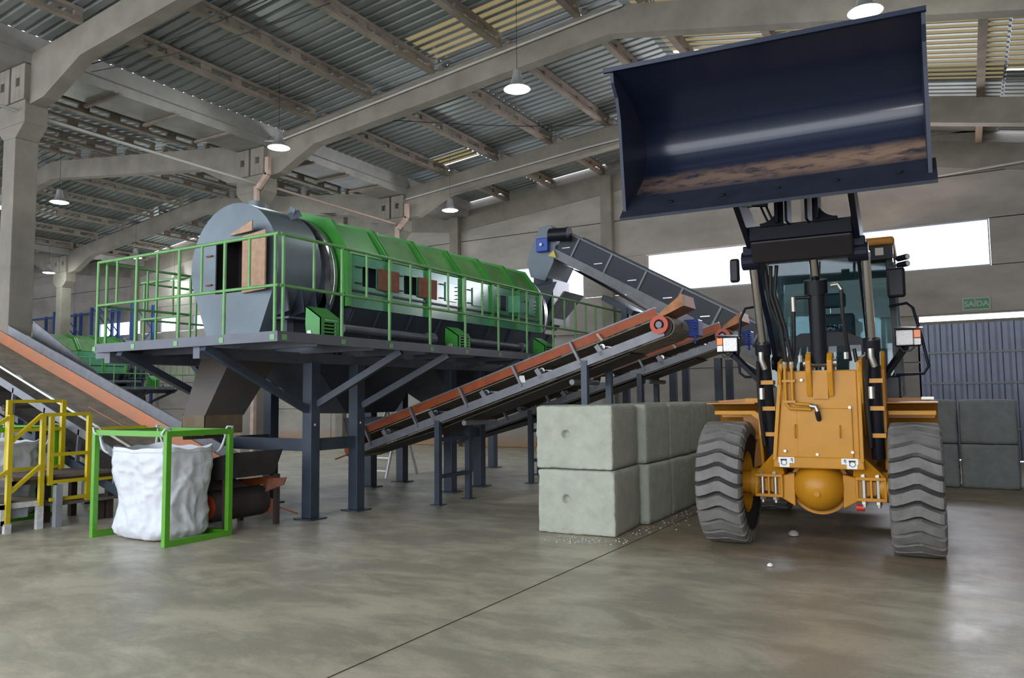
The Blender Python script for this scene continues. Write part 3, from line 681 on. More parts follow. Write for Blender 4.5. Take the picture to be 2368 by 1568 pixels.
    for d0, d1, st in doors:
        if st != 'shut':
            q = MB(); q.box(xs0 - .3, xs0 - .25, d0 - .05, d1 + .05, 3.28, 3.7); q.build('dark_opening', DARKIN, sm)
        if st == 'open':
            q = MB(); q.beam((xs0 + .02, d1 + .01, 3.48), (xs0 + .06, d1 + .46, 3.47), .015, .33); q.build('inspection_door', RUST, sm, label='rust brown inner face of an open inspection door')
        elif st == 'dark':
            q = MB(); q.beam((xs0 + .02, d1 + .01, 3.48), (xs0 + .2, d1 + .16, 3.48), .015, .33); q.build('inspection_door', MINT, sm)
        else:
            q = MB(); q.box(xs0 + .002, xs0 + .022, d0, d1, 3.33, 3.66); dd = q.build('inspection_door', MINT, sm, bevel=.004)
            for z in (3.38, 3.45, 3.52, 3.59): q = MB(); q.box(xs0 + .022, xs0 + .05, d1 - .06, d1 - .02, z, z + .012); q.build('hinge', BLACK, dd)
        for z in (3.36, 3.6): q = MB(); q.box(xs0, xs0 + .03, d0 - .16, d0 - .02, z, z + .014); q.build('latch', BLACK, sm)
    # dark under-drum trough sloping inwards to the hoppers, with stiffeners
    q = MB()
    for s_ in (1, -1): q.hexa([(cx + s_ * 1.0, 2.66, 3.0), (cx + s_ * 1.03, 2.66, 3.0), (cx + s_ * 1.03, 9.1, 3.0), (cx + s_ * 1.0, 9.1, 3.0)][::1] and
                              [(cx + s_ * .62, 2.66, 2.3), (cx + s_ * .65, 2.66, 2.3), (cx + s_ * .65, 9.1, 2.3), (cx + s_ * .62, 9.1, 2.3), (cx + s_ * 1.0, 2.66, 3.0), (cx + s_ * 1.03, 2.66, 3.0), (cx + s_ * 1.03, 9.1, 3.0), (cx + s_ * 1.0, 9.1, 3.0)])
    q.hexa([(cx - .6, 2.64, 2.3), (cx + .6, 2.64, 2.3), (cx + .6, 2.67, 2.3), (cx - .6, 2.67, 2.3), (cx - 1, 2.64, 3.0), (cx + 1, 2.64, 3.0), (cx + 1, 2.67, 3.0), (cx - 1, 2.67, 3.0)])
    q.hexa([(cx - .6, 9.1, 2.3), (cx + .6, 9.1, 2.3), (cx + .6, 9.13, 2.3), (cx - .6, 9.13, 2.3), (cx - 1, 9.1, 3.0), (cx + 1, 9.1, 3.0), (cx + 1, 9.13, 3.0), (cx - 1, 9.13, 3.0)]); q.build('trough', HOPP, sm)
    for y in [3.2, 4.0, 4.8, 5.6, 6.4, 7.2, 8.0, 8.8]: q = MB(); q.beam((cx + 1.035, y, 2.98), (cx + .67, y, 2.33), .03, .05); q.build('stiffener', STEEL, sm)
    # drive shaft, motor guards, lugs
    xs1 = cx + 1.48
    for y0, y1 in ((2.0, 4.15), (4.95, 7.1)):
        q = MB(); q.cyl((xs1 - .1, y0, 2.62), (xs1 - .1, y1, 2.6), .065, 14); q.cyl((xs1 - .1, y1 - .18, 2.6), (xs1 - .1, y1 - .05, 2.6), .1, 14); q.build('drive_shaft', DECK, sm, smooth=40)
    for i, y in enumerate((1.32, 4.45, 7.45)):
        x0, x1 = xs1 - .1, xs1 + .16; z1 = 2.84 if i == 0 else 2.80
        t = .86
        q = MB(); P_ = [(x1, 2.42), (x1, z1 - .13), (x1 - .22, z1), (x0, z1 + .02), (x0, z1 - .02), (x1 - .23, z1 - .03), (x1 - .015, z1 - .14), (x1 - .015, 2.42)]
        a, e = y, y + .36
        q.prism_strip([(x1, z1 - .13), (x1 - .2, z1), (x0, z1 + .03)], [(x1 - .012, z1 - .14), (x1 - .21, z1 - .015), (x0, z1 + .015)], 'y', a, e)
        q.prism([(x1, 2.41), (x1, z1 - .13), (x1 - .2, z1), (x0, z1 + .03), (x0 - .01, z1 - .2), (x0 + .02, 2.41)], 'y', a, a + .012)
        q.prism([(x1, 2.41), (x1, z1 - .13), (x1 - .2, z1), (x0, z1 + .03), (x0 - .01, z1 - .2), (x0 + .02, 2.41)], 'y', e - .012, e)
        q.box(x1 - .012, x1, a, a + .07, 2.41, z1 - .13); q.box(x1 - .012, x1, e - .05, e, 2.41, z1 - .13)
        for k in range(7): q.box(x1 - .014, x1, a + .07, e - .05, 2.42 + k * .045, 2.442 + k * .045)
        q.build('motor_guard', GREEN, sm)
        q = MB(); q.box(x0 + .16, x1 - .05, a + .04, e - .04, 2.41, z1 - .16); q.build('drive_motor', BLACK, sm, bevel=.02)
    for y in (1.12, 4.2):
        q = MB(); q.prism([(xs1 + .1, 2.4), (xs1 + .22, 2.4), (xs1 + .19, 2.52), (xs1 + .13, 2.52)], 'y', y, y + .02); q.build('lifting_eye', NICKEL, sm)
    # discharge chute below the hood
    x0, x1 = cx - .42, cx + .22
    q = MB(); top = [(x0 + .06, 1.08, 2.28), (x1 + .06, 1.08, 2.28), (x1 + .06, 1.9, 2.28), (x0 + .06, 1.9, 2.28)]; bot = [(x0 + .08, .78, 1.44), (x1 - .12, .78, 1.44), (x1 - .12, 1.42, 1.44), (x0 + .08, 1.42, 1.44)]
    n = len(q.v)
    vs_ = bot + top; cen = Vector((0, 0, 0))
    inner = [(p[0] * .97 + (x0 + x1) / 2 * .03, p[1] * .97 + 1.2 * .03, p[2]) for p in vs_]
    q.add(vs_ + inner, [(0, 1, 5, 4), (1, 2, 6, 5), (2, 3, 7, 6), (3, 0, 4, 7), (9, 8, 12, 13), (10, 9, 13, 14), (11, 10, 14, 15), (8, 11, 15, 12), (0, 8, 9, 1), (1, 9, 10, 2), (2, 10, 11, 3), (3, 11, 8, 0), (4, 5, 13, 12), (5, 6, 14, 13), (6, 7, 15, 14), (7, 4, 12, 15)])
    q.build('discharge_chute', CHUTE, sm)
    q = MB(); q.strip([(x0 + .07, 1.47), (x0 + .05, 1.28), (x0 + .09, 1.12)], 'y', .78, 1.4, .006)
    q.box(x0 + .08, x1 - .12, .775, .782, 1.18, 1.45); q.box(x1 - .125, x1 - .118, .8, 1.4, 1.2, 1.45); q.build('rubber_skirt', mat('dusty_skirt', (.15, .11, .065), .8, noise=.3), sm)
    # hoppers
    def hopper(t0, t1, b0, b1, zb, name='hopper'):
        q = MB(); X0, X1, x0_, x1_ = cx - .72, cx + .80, cx - .3, cx + .32
        T = [(X0, t0, 2.3), (X1, t0, 2.3), (X1, t1, 2.3), (X0, t1, 2.3)]; B_ = [(x0_, b0, zb), (x1_, b0, zb), (x1_, b1, zb), (x0_, b1, zb)]
        q.add(B_ + T, [(0, 1, 5, 4), (1, 2, 6, 5), (2, 3, 7, 6), (3, 0, 4, 7), (3, 2, 1, 0), (4, 5, 6, 7)]); return q.build(name, HOPP, sm)
    hopper(1.92, 4.75, 3.25, 4.45, 1.42); hopper(4.77, 7.65, 6.35, 7.55, 1.42); hopper(7.67, 9.15, 8.2, 8.9, 1.5)
    # feed box at the far end
    q = MB(); q.hexa([(cx - .5, 9.15, 3.1), (cx + .5, 9.15, 3.1), (cx + .5, 9.6, 3.6), (cx - .5, 9.6, 3.6), (cx - .5, 9.15, 4.1), (cx + .5, 9.15, 4.1), (cx + .75, 9.75, 4.3), (cx - .5, 9.75, 4.3)])
    q.build('feed_box', HOODM, sm)
    for r_ in (pf, sm):
        r_.location = loc
        if sc != 1 or flip: r_.scale = (sc, -sc if flip else sc, sc)
    return pf, sm
drum_machine((-6.5, 5.94, 0), 1, False, dict(platform='slate steel platform on square legs with green tube railing', screen='grey hooded drum screen with faceted green cover and open rusty doors'))
drum_machine((-25.6, 19.4, 0), .9, True, dict(platform='far steel platform with green railing, left behind the orange-sided conveyor', screen='second green-covered drum screen, far left behind the conveyor'), detail=False)

# ------------------------------------------------------------------ belt conveyors
def conveyor(name_lb, A, Bp, width, boards=True, material_board=ORANGE, legs=(), head='open', brd_h=.12, frame_h=.12, belt_m=BELT, stations=None, wall=None, gap=.0, under=.34):
    """A low end, Bp high end: centre line of the carrying belt (both with the same y)."""
    t = thing('belt_conveyor', name_lb, 'conveyor', (A[0], A[1], 0))
    A = Vector(A); Bp = Vector(Bp); d = (Bp - A).normalized(); sd = Vector((0, 1, 0)); up = d.cross(sd) if d.cross(sd).z > 0 else sd.cross(d)
    L = (Bp - A).length; hw = width / 2
    def P(s, y, h): return A + d * s + sd * y + up * h
    b = MB()
    for y in (-hw, hw): b.beam(P(0, y, -.20), P(L, y, -.20), .05, frame_h, up)
    b.build('frame_rail', FRAMEG, t)
    b = MB(); c = P(0, 0, 0); n = 8; r = .13
    pr = []
    for i in range(n + 1): a = PI / 2 + PI * i / n; pr.append((r * math.cos(a), r * math.sin(a) - r))
    for i in range(n + 1): a = -PI / 2 + PI * i / n; pr.append((L + r * math.cos(a), r * math.sin(a) - r))
    pr2 = [(x + (-.012 if x < 0 else .012 if x > L else 0), h + (.012 if h > -r else -.012)) for x, h in pr]
    vs_ = []; bw = hw - .07
    for y in (-bw, bw):
        vs_ += [P(x, y, h) for x, h in pr]; vs_ += [P(x, y, h) for x, h in pr2]
    k = len(pr); fs = []
    for i in range(k):
        j = (i + 1) % k
        fs += [(i, j, 2 * k + j, 2 * k + i), (k + i, k + j, 3 * k + j, 3 * k + i), (i, j, k + j, k + i), (2 * k + i, 2 * k + j, 3 * k + j, 3 * k + i)]
    b.add(vs_, fs); b.build('belt', belt_m, t)
    if under:
        b = MB(); pl = [P(L * .04, 0, -.27), P(L * .3, 0, -under), P(L * .9, 0, -.30)]
        for p, q in zip(pl, pl[1:]):
            b.beam(p, q, width - .16, .012, up)
        b.build('return_belt', BELTD, t)
    if boards:
        for y in (-hw + .03, hw - .03):
            b = MB(); b.beam(P(.25, y, .02 + brd_h / 2), P(L - .02, y, .02 + brd_h / 2), .02, brd_h, up); bo = b.build('side_board', material_board, t)
            b = MB(); b.beam(P(.25, y, .03 + brd_h), P(L - .02, y, .03 + brd_h), .035, .02, up); b.build('board_edge', FRAMEG, bo)
    st = stations or [.5 + 1.0 * i for i in range(int(L - .4))]
    for s in st:
        for y in (-hw - .015, hw + .015):
            b = MB(); b.beam(P(s, y, -.2), P(s - .06, y, .02 + brd_h), .035, .06, up); b.build('board_bracket', FRAMEG, t)
        b = MB(); b.cyl(P(s + .35, -hw + .05, -.08), P(s + .35, hw - .05, -.08), .045, 10); b.build('roller', RINGM, t, smooth=40)
        b = MB(); b.beam(P(s + .35, -hw - .01, -.2), P(s + .30, -hw - .01, -.04), .03, .07, up); b.build('roller_bracket', FRAMEG, t)
    for s, h0 in ((0, r), (L, r)):
        b = MB(); b.cyl(P(s, -hw + .02, -r), P(s, hw - .02, -r), r, 20); b.build('end_pulley', BELTD if s else mat('orange_pulley', (.45, .07, .02), .5), t, smooth=40)
    for x, zt_ in legs:
        for y in (A.y - hw, A.y + hw):
            b = MB(); b.box(x - .045, x + .045, y - .04, y + .04, .01, zt_); b.box(x - .1, x + .1, y - .09, y + .09, 0, .012); b.build('leg', FRAMEG if zt_ > 2.2 else STEEL, t)
        for z in ((.43, 1.0) if zt_ < 1.6 else (.5, 1.3)): b = MB(); b.box(x - .03, x + .03, A.y - hw + .04, A.y + hw - .04, z - .03, z + .03); b.build('leg_rung', STEEL, t)
    return t, P, L, hw
# two sorting conveyors rising from under the platform
def sorting(label, y, x0, z0, x1, z1, legs):
    t, P, L, hw = conveyor(label, (x0, y, z0), (x1, y, z1), .84, legs=legs)
    # bearing seat with orange guard at the head, scraper board, motor
    b = MB(); b.lathe([(.07, -.02), (.125, -.02), (.125, .04), (.07, .04)], P(L - .02, -hw - .01, -.1), (0, -1, 0), 20, closed=True); b.build('bearing_guard', mat('orange_red_guard', (.5, .07, .03), .5), t, smooth=40)
    b = MB(); b.cyl(P(L - .02, -hw - .06, -.1), P(L - .02, -hw + .03, -.1), .045, 12); b.build('bearing_hub', FRAMEG, t, smooth=40)
    b = MB(); b.hexa([P(L + .02, -hw + .02, .0), P(L + .36, -hw + .02, .03), P(L + .36, hw - .3, .03), P(L + .02, hw - .3, .0), P(L + .02, -hw + .02, .06), P(L + .38, -hw + .02, .19), P(L + .38, hw - .3, .19), P(L + .02, hw - .3, .06)]); b.build('head_plate', mat('worn_orange_plate', (.42, .17, .06), .6, noise=.3, nscale=9), t)
    b = MB(); b.box(*sum([[P(L + .1, 0, 0).x, P(L + .32, 0, 0).x], [y + hw - .12, y + hw + .1], [P(L, 0, 0).z - .22, P(L, 0, 0).z + .02]], [])); b.build('gearbox', BLUEG, t, bevel=.015)
    q = P(L, 0, 0); b = MB(); b.cyl((q.x + .3, y + hw - .25, q.z - .33), (q.x + .3, y + hw - .25, q.z + .03), .012, 8)
    for k in range(7): b.lathe([(.022, 0), (.034, .01), (.022, .02)], (q.x + .3, y + hw - .25, q.z - .3 + k * .042), (0, 0, 1), 10, closed=True)
    b.build('tension_spring', BLUEG, t, smooth=True)
    b = MB(); b.cyl(P(L - .85, -hw - .04, -.02), P(L - .90, -hw - .04, .1), .022, 10); b.build('pull_cord_switch', PIPE, t, smooth=40)
    for s_, l_ in ((.42, .5), (.75, .48)):
        b = MB(); b.cyl(P(L * s_, -hw - .12, -.42), P(L * s_, hw - .1, -.42), .04, 12); b.build('return_roller', FRAMEG, t, smooth=40)
    b = MB(); b.prism([(0, 0), (.12, 0), (.1, .1), (.02, .1)], 'y', 0, .015); pp = P(L * .6, -hw - .03, -.13); b.v = [v + pp for v in b.v]; b.build('lifting_eye', NICKEL, t)
    # tail: receiving box
    b = MB(); p = P(.1, 0, .05)
    b.prism_strip([(p.x - .1, p.z - .1), (p.x - .22, p.z + .32)], [(p.x - .09, p.z - .1), (p.x - .21, p.z + .32)], 'y', y - hw + .05, y + hw - .05)
    for yy in (y - hw + .05, y + hw - .06): b.prism([(p.x - .1, p.z - .1), (p.x + .8, p.z + .28), (p.x + .8, p.z + .34), (p.x - .22, p.z + .32)], 'y', yy, yy + .012)
    b.build('receiving_box', HOPP, t)
    b = MB(); b.cyl(P(-.35, -hw, -.2), P(.1, -hw, -.2), .012, 8); b.build('tension_screw', RUST, t)
    return t
sorting('orange-sided grey belt conveyor rising to the right, nearest of the sloping pair', 10.2, -9.0, .93, -3.5, 2.69, [(-7.13, 1.3), (-4.6, 2.15)])
sorting('orange-sided belt conveyor rising to the right, the one behind and below its twin', 13.45, -9.3, .95, -3.55, 2.75, [(-7.3, 1.4), (-5.05, 2.05)])

# high feed conveyor falling from the drum's far end towards the loader
def feed():
    y = 16.0; A = Vector((-1.6, y, 1.57)); Bp = Vector((-8.0, y, 5.15))
    t, P, L, hw = conveyor('long dark slate conveyor sloping from high above the drum down behind the loader', (A.x, A.y, A.z), (Bp.x, Bp.y, Bp.z), .95, boards=False, belt_m=BELTD, under=0, stations=[9])
    for ch in list(t.children):
        if ch.name.startswith(('board_bracket', 'roller')): bpy.data.objects.remove(ch)
    for s in (-1, 1):
        b = MB(); b.beam(P(.2, s * hw, .12), P(L - .1, s * hw, .12), .02, .52, (0, 0, 1)); wl = b.build('side_wall', mat('wall_blue_black', (.018, .021, .032), .5), t)
        b = MB(); b.beam(P(.2, s * (hw + .005), .35), P(L - .1, s * (hw + .005), .35), .05, .03); b.beam(P(.2, s * (hw + .02), -.2), P(L - .1, s * (hw + .02), -.2), .06, .2); b.build('wall_edge', FRAMEG, wl)
    for k in range(8):
        s = .5 + k * .9; b = MB(); b.beam(P(s, -hw - .025, -.12), P(s, -hw - .025, .35), .03, .045); b.build('wall_post', FRAMEG, t)
        b = MB(); b.box(*sum([[P(s + .2, 0, 0).x - .1, P(s + .2, 0, 0).x + .1], [y - hw - .03, y - hw - .012], [P(s + .2, 0, 0).z + .02, P(s + .2, 0, 0).z + .04]], [])); b.build('idler_slot', RINGM, t)
    b = MB(); b.beam(P(1.0, 0, -.55), P(L - .6, 0, -.35), .7, .012); b.build('return_belt', BELTD, t)
    for s in (3.2, 4.9): b = MB(); b.beam(P(s, 0, -.6), P(s + .8, 0, -.6), .9, .12); b.build('under_tray', STEEL, t)
    # head hood (hexagonal sheet box)
    q = MB(); hx = [(-8.72, 4.76), (-8.62, 4.42), (-8.25, 4.30), (-8.02, 4.72), (-7.92, 5.36), (-8.08, 5.58), (-8.38, 5.56)]
    q = MB(); q.prism(hx, 'y', y - hw - .06, y + hw + .06); q.build('head_hood', HOODM, t, bevel=.008)
    b = MB(); b.box(-8.40, -8.10, y - hw - .2, y - hw - .06, 4.96, 5.28); gb = b.build('gearbox', BLUEG, t, bevel=.025)
    b = MB(); b.cyl((-8.25, y - hw - .24, 5.12), (-8.25, y - hw - .19, 5.12), .035, 12); b.build('shaft_end', NICKEL, gb)
    b = MB(); b.cyl((-8.05, y - hw - .14, 5.33), (-7.58, y - hw - .14, 5.30), .15, 20); b.cyl((-7.60, y - hw - .14, 5.30), (-7.56, y - hw - .14, 5.3), .17, 20); b.build('motor', BLACK, t, smooth=40)
    b = MB(); b.prism([(-8.12, 4.86), (-7.98, 4.98), (-7.92, 4.8)], 'y', y - hw - .12, y - hw - .08); b.build('torque_bracket', mat('bracket_yellow', (.6, .45, .1), .5), t)
    # spout into the drum
    q = MB(); q.hexa([(-8.65, y - .40, 3.45), (-8.1, y - .40, 3.3), (-8.1, y + .4, 3.3), (-8.65, y + .4, 3.45), (-8.6, y - .42, 4.5), (-8.1, y - .42, 4.35), (-8.1, y + .42, 4.35), (-8.6, y + .42, 4.5)]); q.build('spout', STEEL, t)
    q = MB(); q.hexa([(-8.35, y - .7, 3.2), (-8.3, y - .7, 3.2), (-8.3, y + .1, 3.2), (-8.35, y + .1, 3.2), (-7.7, y - .7, 4.0), (-7.65, y - .7, 4.0), (-7.65, y + .3, 4.0), (-7.7, y + .3, 4.0)]); q.build('deflector_plate', FRAMEG, t)
    for x, z in ((-6.35, 3.35), (-5.3, 2.75), (-4.35, 2.2)):
        for yy in (y - .42, y + .42):
            b = MB(); b.box(x - .07, x + .07, yy - .06, yy + .06, 0, z + .2); b.build('leg', STEEL, t)
    return t
feed()

# foreground conveyor at the left with the salmon board
def left_conv():
    y = 6.95; A = Vector((-8.5, y, .48)); Bp = Vector((-15.6, y, 2.92))
    t, P, L, hw = conveyor('wide brown belt conveyor with salmon side board rising to the left edge', (A.x, y, A.z), (Bp.x, y, Bp.z), .78, boards=False, under=0, stations=[50])
    for ch in list(t.children):
        if ch.name.startswith(('board_bracket', 'roller')): bpy.data.objects.remove(ch)
    b = MB(); b.hexa([P(.5, hw - .12, .01), P(.5, hw - .02, .16), P(L, hw - .02, .16), P(L, hw - .12, .01), P(.5, hw - .10, .0), P(.5, hw, .15), P(L, hw, .15), P(L, hw - .10, .0)]); bo = b.build('side_board', SALMON, t, label='dusty salmon orange rubber side board')
    b = MB(); b.beam(P(.4, hw + .02, .23), P(L, hw + .02, .23), .03, .17, (0, 0, 1)); b.build('board_backing', FRAMEG, bo)
    b = MB(); b.beam(P(.3, -hw + .03, .0), P(L, -hw + .03, .0), .06, .035, (0, 0, 1)); b.build('skirt_edge', NICKEL, t, label='bright worn steel edge')
    b = MB(); b.beam(P(.6, -hw, -.62), P(L, -hw, -.86), .06, .13); b.beam(P(.6, hw, -.62), P(L, hw, -.86), .06, .13); b.build('lower_chord', STEEL, t)
    for k in range(7):
        s = .8 + k * .98
        b = MB(); b.beam(P(s, -hw, -.64), P(s + .1, -hw, -.18), .04, .05); b.build('truss_post', FRAMEG, t)
        b = MB(); b.cyl(P(s + .4, -hw + .05, -.62), P(s + .4, hw - .05, -.62), .05, 10); b.build('return_roller', BELTD, t, smooth=40)
    b = MB(); b.beam(P(.3, 0, -.50), P(L, 0, -.66), .72, .012); b.build('return_belt', BELTD, t)
    # tail box and drum close to the floor
    b = MB(); b.hexa([(-9.0, y - .40, .55), (-8.05, y - .40, .66), (-8.05, y + .38, .66), (-9.0, y + .38, .55), (-9.1, y - .44, .72), (-7.93, y - .44, .99), (-7.93, y + .42, .99), (-9.1, y + .42, .72)]); b.build('receiving_box', mat('rusty_dark_box', (.04, .035, .035), .6, noise=.4, nscale=4), t)
    b = MB(); b.cyl((-8.35, y - .44, .30), (-8.35, y + .40, .30), .20, 24); dm = b.build('tail_drum', BELTD, t, smooth=40)
    b = MB(); b.cyl((-8.35, y - .46, .30), (-8.35, y - .44, .30), .165, 24); b.build('drum_end', mat('orange_red_disc', (.55, .08, .03), .55, noise=.3), dm)
    b = MB(); b.beam((-8.6, y + .44, .30), (-8.05, y + .44, .2), .02, .2); b.build('tail_bracket', RUST, t)
    b = MB(); b.beam((-8.75, y + .40, .50), (-8.1, y + .42, .58), .04, .1); b.build('skirt_strip', ORANGE, t)
    b = MB(); b.hexa([(-8.15, y + .32, .42), (-7.9, y + .40, .52), (-7.85, y + .40, .62), (-8.1, y + .32, .60), (-8.15, y + .34, .42), (-7.9, y + .42, .52), (-7.85, y + .42, .62), (-8.1, y + .34, .60)]); b.build('corner_flap', RUST, t)
    b = MB(); b.cyl((-8.1, y + .46, .22), (-7.7, y + .46, .15), .012, 8); b.build('tension_screw', RUST, t)
    for x, z in ((-12.4, 1.2), (-14.5, 1.9)):
        for yy in (y - .4, y + .4):
            b = MB(); b.box(x - .05, x + .05, yy - .05, yy + .05, 0, z); b.build('leg', STEEL, t)
    for yy in (y - .42, y + .40):
        for fx, fz in ((-8.72, .56), (-8.02, .66)): b = MB(); b.box(fx - .03, fx + .03, yy - .03, yy + .03, 0, fz); b.build('foot', BROWN, t)
    # tall plate beyond the belt
    b = MB(); b.hexa([(-14.6, y + .62, 2.75), (-12.6, y + .62, 2.05), (-12.6, y + .64, 2.05), (-14.6, y + .64, 2.75), (-14.6, y + .62, 3.12), (-12.6, y + .62, 2.15), (-12.6, y + .64, 2.15), (-14.6, y + .64, 3.12)]); b.build('raised_side_plate', FRAMEG, t)
    # stick lying on the belt: separate thing
    b = MB(); p0 = P(2.35, -.02, .012); p1 = P(3.3, -.06, .012); b.cyl(p0, p1, .009, 6); o = b.build('wooden_stick', mat('stick_wood', (.45, .2, .08), .6)); tag(o, 'thin brown stick lying on the wide brown belt', 'stick')
left_conv()
# ------------------------------------------------------------------ wheel loader
from mathutils import noise as mnoise
def loader():
    L = thing('wheel_loader', 'yellow wheel loader facing the viewer with its wide navy bucket raised to the roof', 'wheel loader', (-1.4, 8.95, 0))
    # --- wheels
    def wheel(x, y, inner):
        R, w = .675, .235
        b = MB(); prof = [(.36, -.19), (.34, -.205), (.42, -.215), (.52, -.235), (.6, -.235), (.61, -.215), (.618, -.12), (.62, 0), (.618, .12), (.61, .215), (.6, .235), (.52, .235), (.42, .215), (.34, .205), (.36, .19)]
        rim = MB()
        rp = [(.36, .2), (.335, .2), (.32, .165), (.305, .08), (.17, .035), (.15, .0), (0, .0)]
        rim.lathe([(r, t) for r, t in rp], (x, y, R), (1, 0, 0), 40); rim.lathe([(r, -t) for r, t in rp], (x, y, R), (1, 0, 0), 40)
        rim.lathe([(.36, -.2), (.36, .2)], (x, y, R), (1, 0, 0), 40)
        wh = rim.build('wheel_rim', YEL, L, smooth=30)
        b.lathe(prof, (x, y, R), (1, 0, 0), 60); b.build('tyre', RUBD, wh, smooth=True)
        t = MB(); n = 27; S = [(-w - .012, .56, .0), (-w - .004, .635, .01), (-w + .015, .668, .02), (-.19, .674, .02), (-.12, R, -.01), (-.02, R, -.07), (.03, R, -.075), (.12, R, -.01), (.19, .674, .03), (w - .015, .668, .035), (w + .004, .635, .03), (w + .012, .56, .02)]
        for k in range(n):
            a0 = 2 * PI * k / n; h = 2 * PI / n * .335; vs_ = []
            for xx, r, o in S:
                for rr in (min(r, .64) - .04 if abs(xx) < w - .001 else r - .03, r):
                    for s_ in (-1, 1):
                        a = a0 + o * 1.0 + s_ * h * (1 if rr == r else 1.12); off = .012 if (rr != r and abs(xx) > w - .001) else 0
                        vs_.append((x + xx * (1 - off), y - math.sin(a) * rr, R + math.cos(a) * rr))
            m = len(S); fs = []
            for i in range(m - 1):
                p, q = i * 4, i * 4 + 4
                fs += [(p + 2, p + 3, q + 3, q + 2), (p, p + 2, q + 2, q), (p + 1, q + 1, q + 3, p + 3), (p, q, q + 1, p + 1)]
            fs += [(0, 1, 3, 2), (m * 4 - 4, m * 4 - 2, m * 4 - 1, m * 4 - 3)]
            t.add(vs_, fs)
        t.build('tread', RUBBER, wh, label='dusty grey chevron tread')
        # hub bolts ring on the inner side
        s_ = 1 if inner > 0 else -1
        q = MB(); q.cyl((x + s_ * .02, y, R), (x + s_ * .3, y, R), .125, 28); q.cyl((x + s_ * .26, y, R), (x + s_ * .34, y, R), .16, 28)
        for k in range(14):
            a = 2 * PI * k / 14; q.cyl((x + s_ * .34, y + .135 * math.cos(a), R + .135 * math.sin(a)), (x + s_ * .352, y + .135 * math.cos(a), R + .135 * math.sin(a)), .012, 6)
        q.build('hub', YEL, wh, smooth=40)
    for x, i in ((-2.39, 1), (-.50, -1)): wheel(x, 8.95, i)
    for x, i in ((-2.36, 1), (-.46, -1)): wheel(x, 11.7, i)
    # --- front axle
    z = .665; y = 8.93; c = -1.43
    b = MB(); b.beam((-2.1, y, z), (-.78, y, z), .17, .15)
    for s in (-1, 1):
        x0, x1 = c + s * .5, c + s * .24
        b.hexa([(x0, y - .085, z - .075), (x1, y - .13, z - .22), (x1, y + .13, z - .22), (x0, y + .085, z - .075), (x0, y - .085, z + .075), (x1, y - .12, z + .14), (x1, y + .12, z + .14), (x0, y + .085, z + .075)][::1])
    b.build('axle_housing', YEL, L, bevel=.012)
    b = MB(); prof = [(0, -.285)] + [(.27 * math.sin(a), -.285 * math.cos(a)) for a in [PI / 2 * k / 10 for k in range(1, 11)]] + [(.305, .0), (.305, .05), (.27, .06), (.2, .16), (0, .2)]
    b.lathe(prof, (c, y - .01, z), (0, 1, 0), 44); dh = b.build('differential_housing', YEL, L, smooth=40)
    b = MB(); b.cyl((c, y - .30, z - .06), (c, y - .26, z - .06), .028, 12); b.cyl((c - .02, y - .21, z + .19), (c - .02, y - .17, z + .23), .03, 8); b.build('drain_plug', YEL, dh, smooth=30)
    for s in (-1, 1):
        xm = c + s * .51
        b = MB()
        for dz in (-.115, .10): b.box(xm - .145, xm + .145, y - .145, y + .13, z + dz - .015, z + dz + .02)
        for dx in (-.135, .0, .135): b.box(xm + dx - .012, xm + dx + .012, y - .14, y + .1, z - .1, z + .1)
        b.build('axle_clamp', YEL, L, bevel=.005)
        for dx in (-.068, .068):
            b = MB(); b.cyl((xm + dx, y - .12, z - .19), (xm + dx, y - .12, z + .155), .021, 10); b.cyl((xm + dx, y - .12, z + .12), (xm + dx, y - .12, z + .15), .036, 6); b.cyl((xm + dx, y - .12, z - .16), (xm + dx, y - .12, z - .13), .034, 6); b.build('axle_bolt', NICKEL, L, smooth=30)
        # frame foot reaching out to the clamp
        b = MB(); xi, xo = c + s * .40, c + s * .66
        b.hexa([(xi - s * .06, 8.80, .78), (xo, 8.80, .78), (xo, 9.05, .78), (xi - s * .06, 9.05, .78), (xi - s * .03, 8.66, 1.02), (xi + s * .03, 8.66, 1.02), (xi + s * .03, 9.05, 1.02), (xi - s * .03, 9.05, 1.02)])
        b.build('frame_foot', YEL, L, bevel=.01)
    b = MB(); b.cyl((c + .36, y - .1, z - .20), (c + .44, y - .1, z - .2), .035, 10); b.build('breather', RED, L)
    # --- front frame box
    yf = 8.62
    f = MB(); zt_, zb = 1.90, .93
    f.hexa([(-1.83, yf + .02, zb), (-1.0, yf + .02, zb), (-1.0, 9.25, zb), (-1.83, 9.25, zb), (-1.73, yf + .02, zt_), (-1.0, yf + .02, zt_), (-1.0, 9.25, zt_), (-1.73, 9.25, zt_)])
    f.hexa([(-1.86, yf, .87), (-.96, yf, .87), (-.96, yf + .14, .87), (-1.86, yf + .14, .87), (-1.85, yf, .99), (-.97, yf, .99), (-.97, yf + .14, .99), (-1.85, yf + .14, .99)])
    fr = f.build('front_frame', YEL, L, bevel=.014)
    f = MB()
    f.hexa([(-1.86, yf - .01, .95), (-1.82, yf - .01, .95), (-1.82, yf + .3, .95), (-1.86, yf + .3, .95), (-1.765, yf - .01, 1.98), (-1.725, yf - .01, 1.98), (-1.725, yf + .3, 2.05), (-1.765, yf + .3, 2.05)])
    f.build('side_flange', YEL, fr, bevel=.006)
    f = MB(); f.hexa([(-1.0, yf - .01, .95), (-.965, yf - .01, .95), (-.965, yf + .3, .95), (-1.0, yf + .3, .95), (-1.0, yf - .01, 1.98), (-.965, yf - .01, 1.98), (-.965, yf + .3, 2.05), (-1.0, yf + .3, 2.05)]); f.build('side_flange', YEL, fr, bevel=.006)
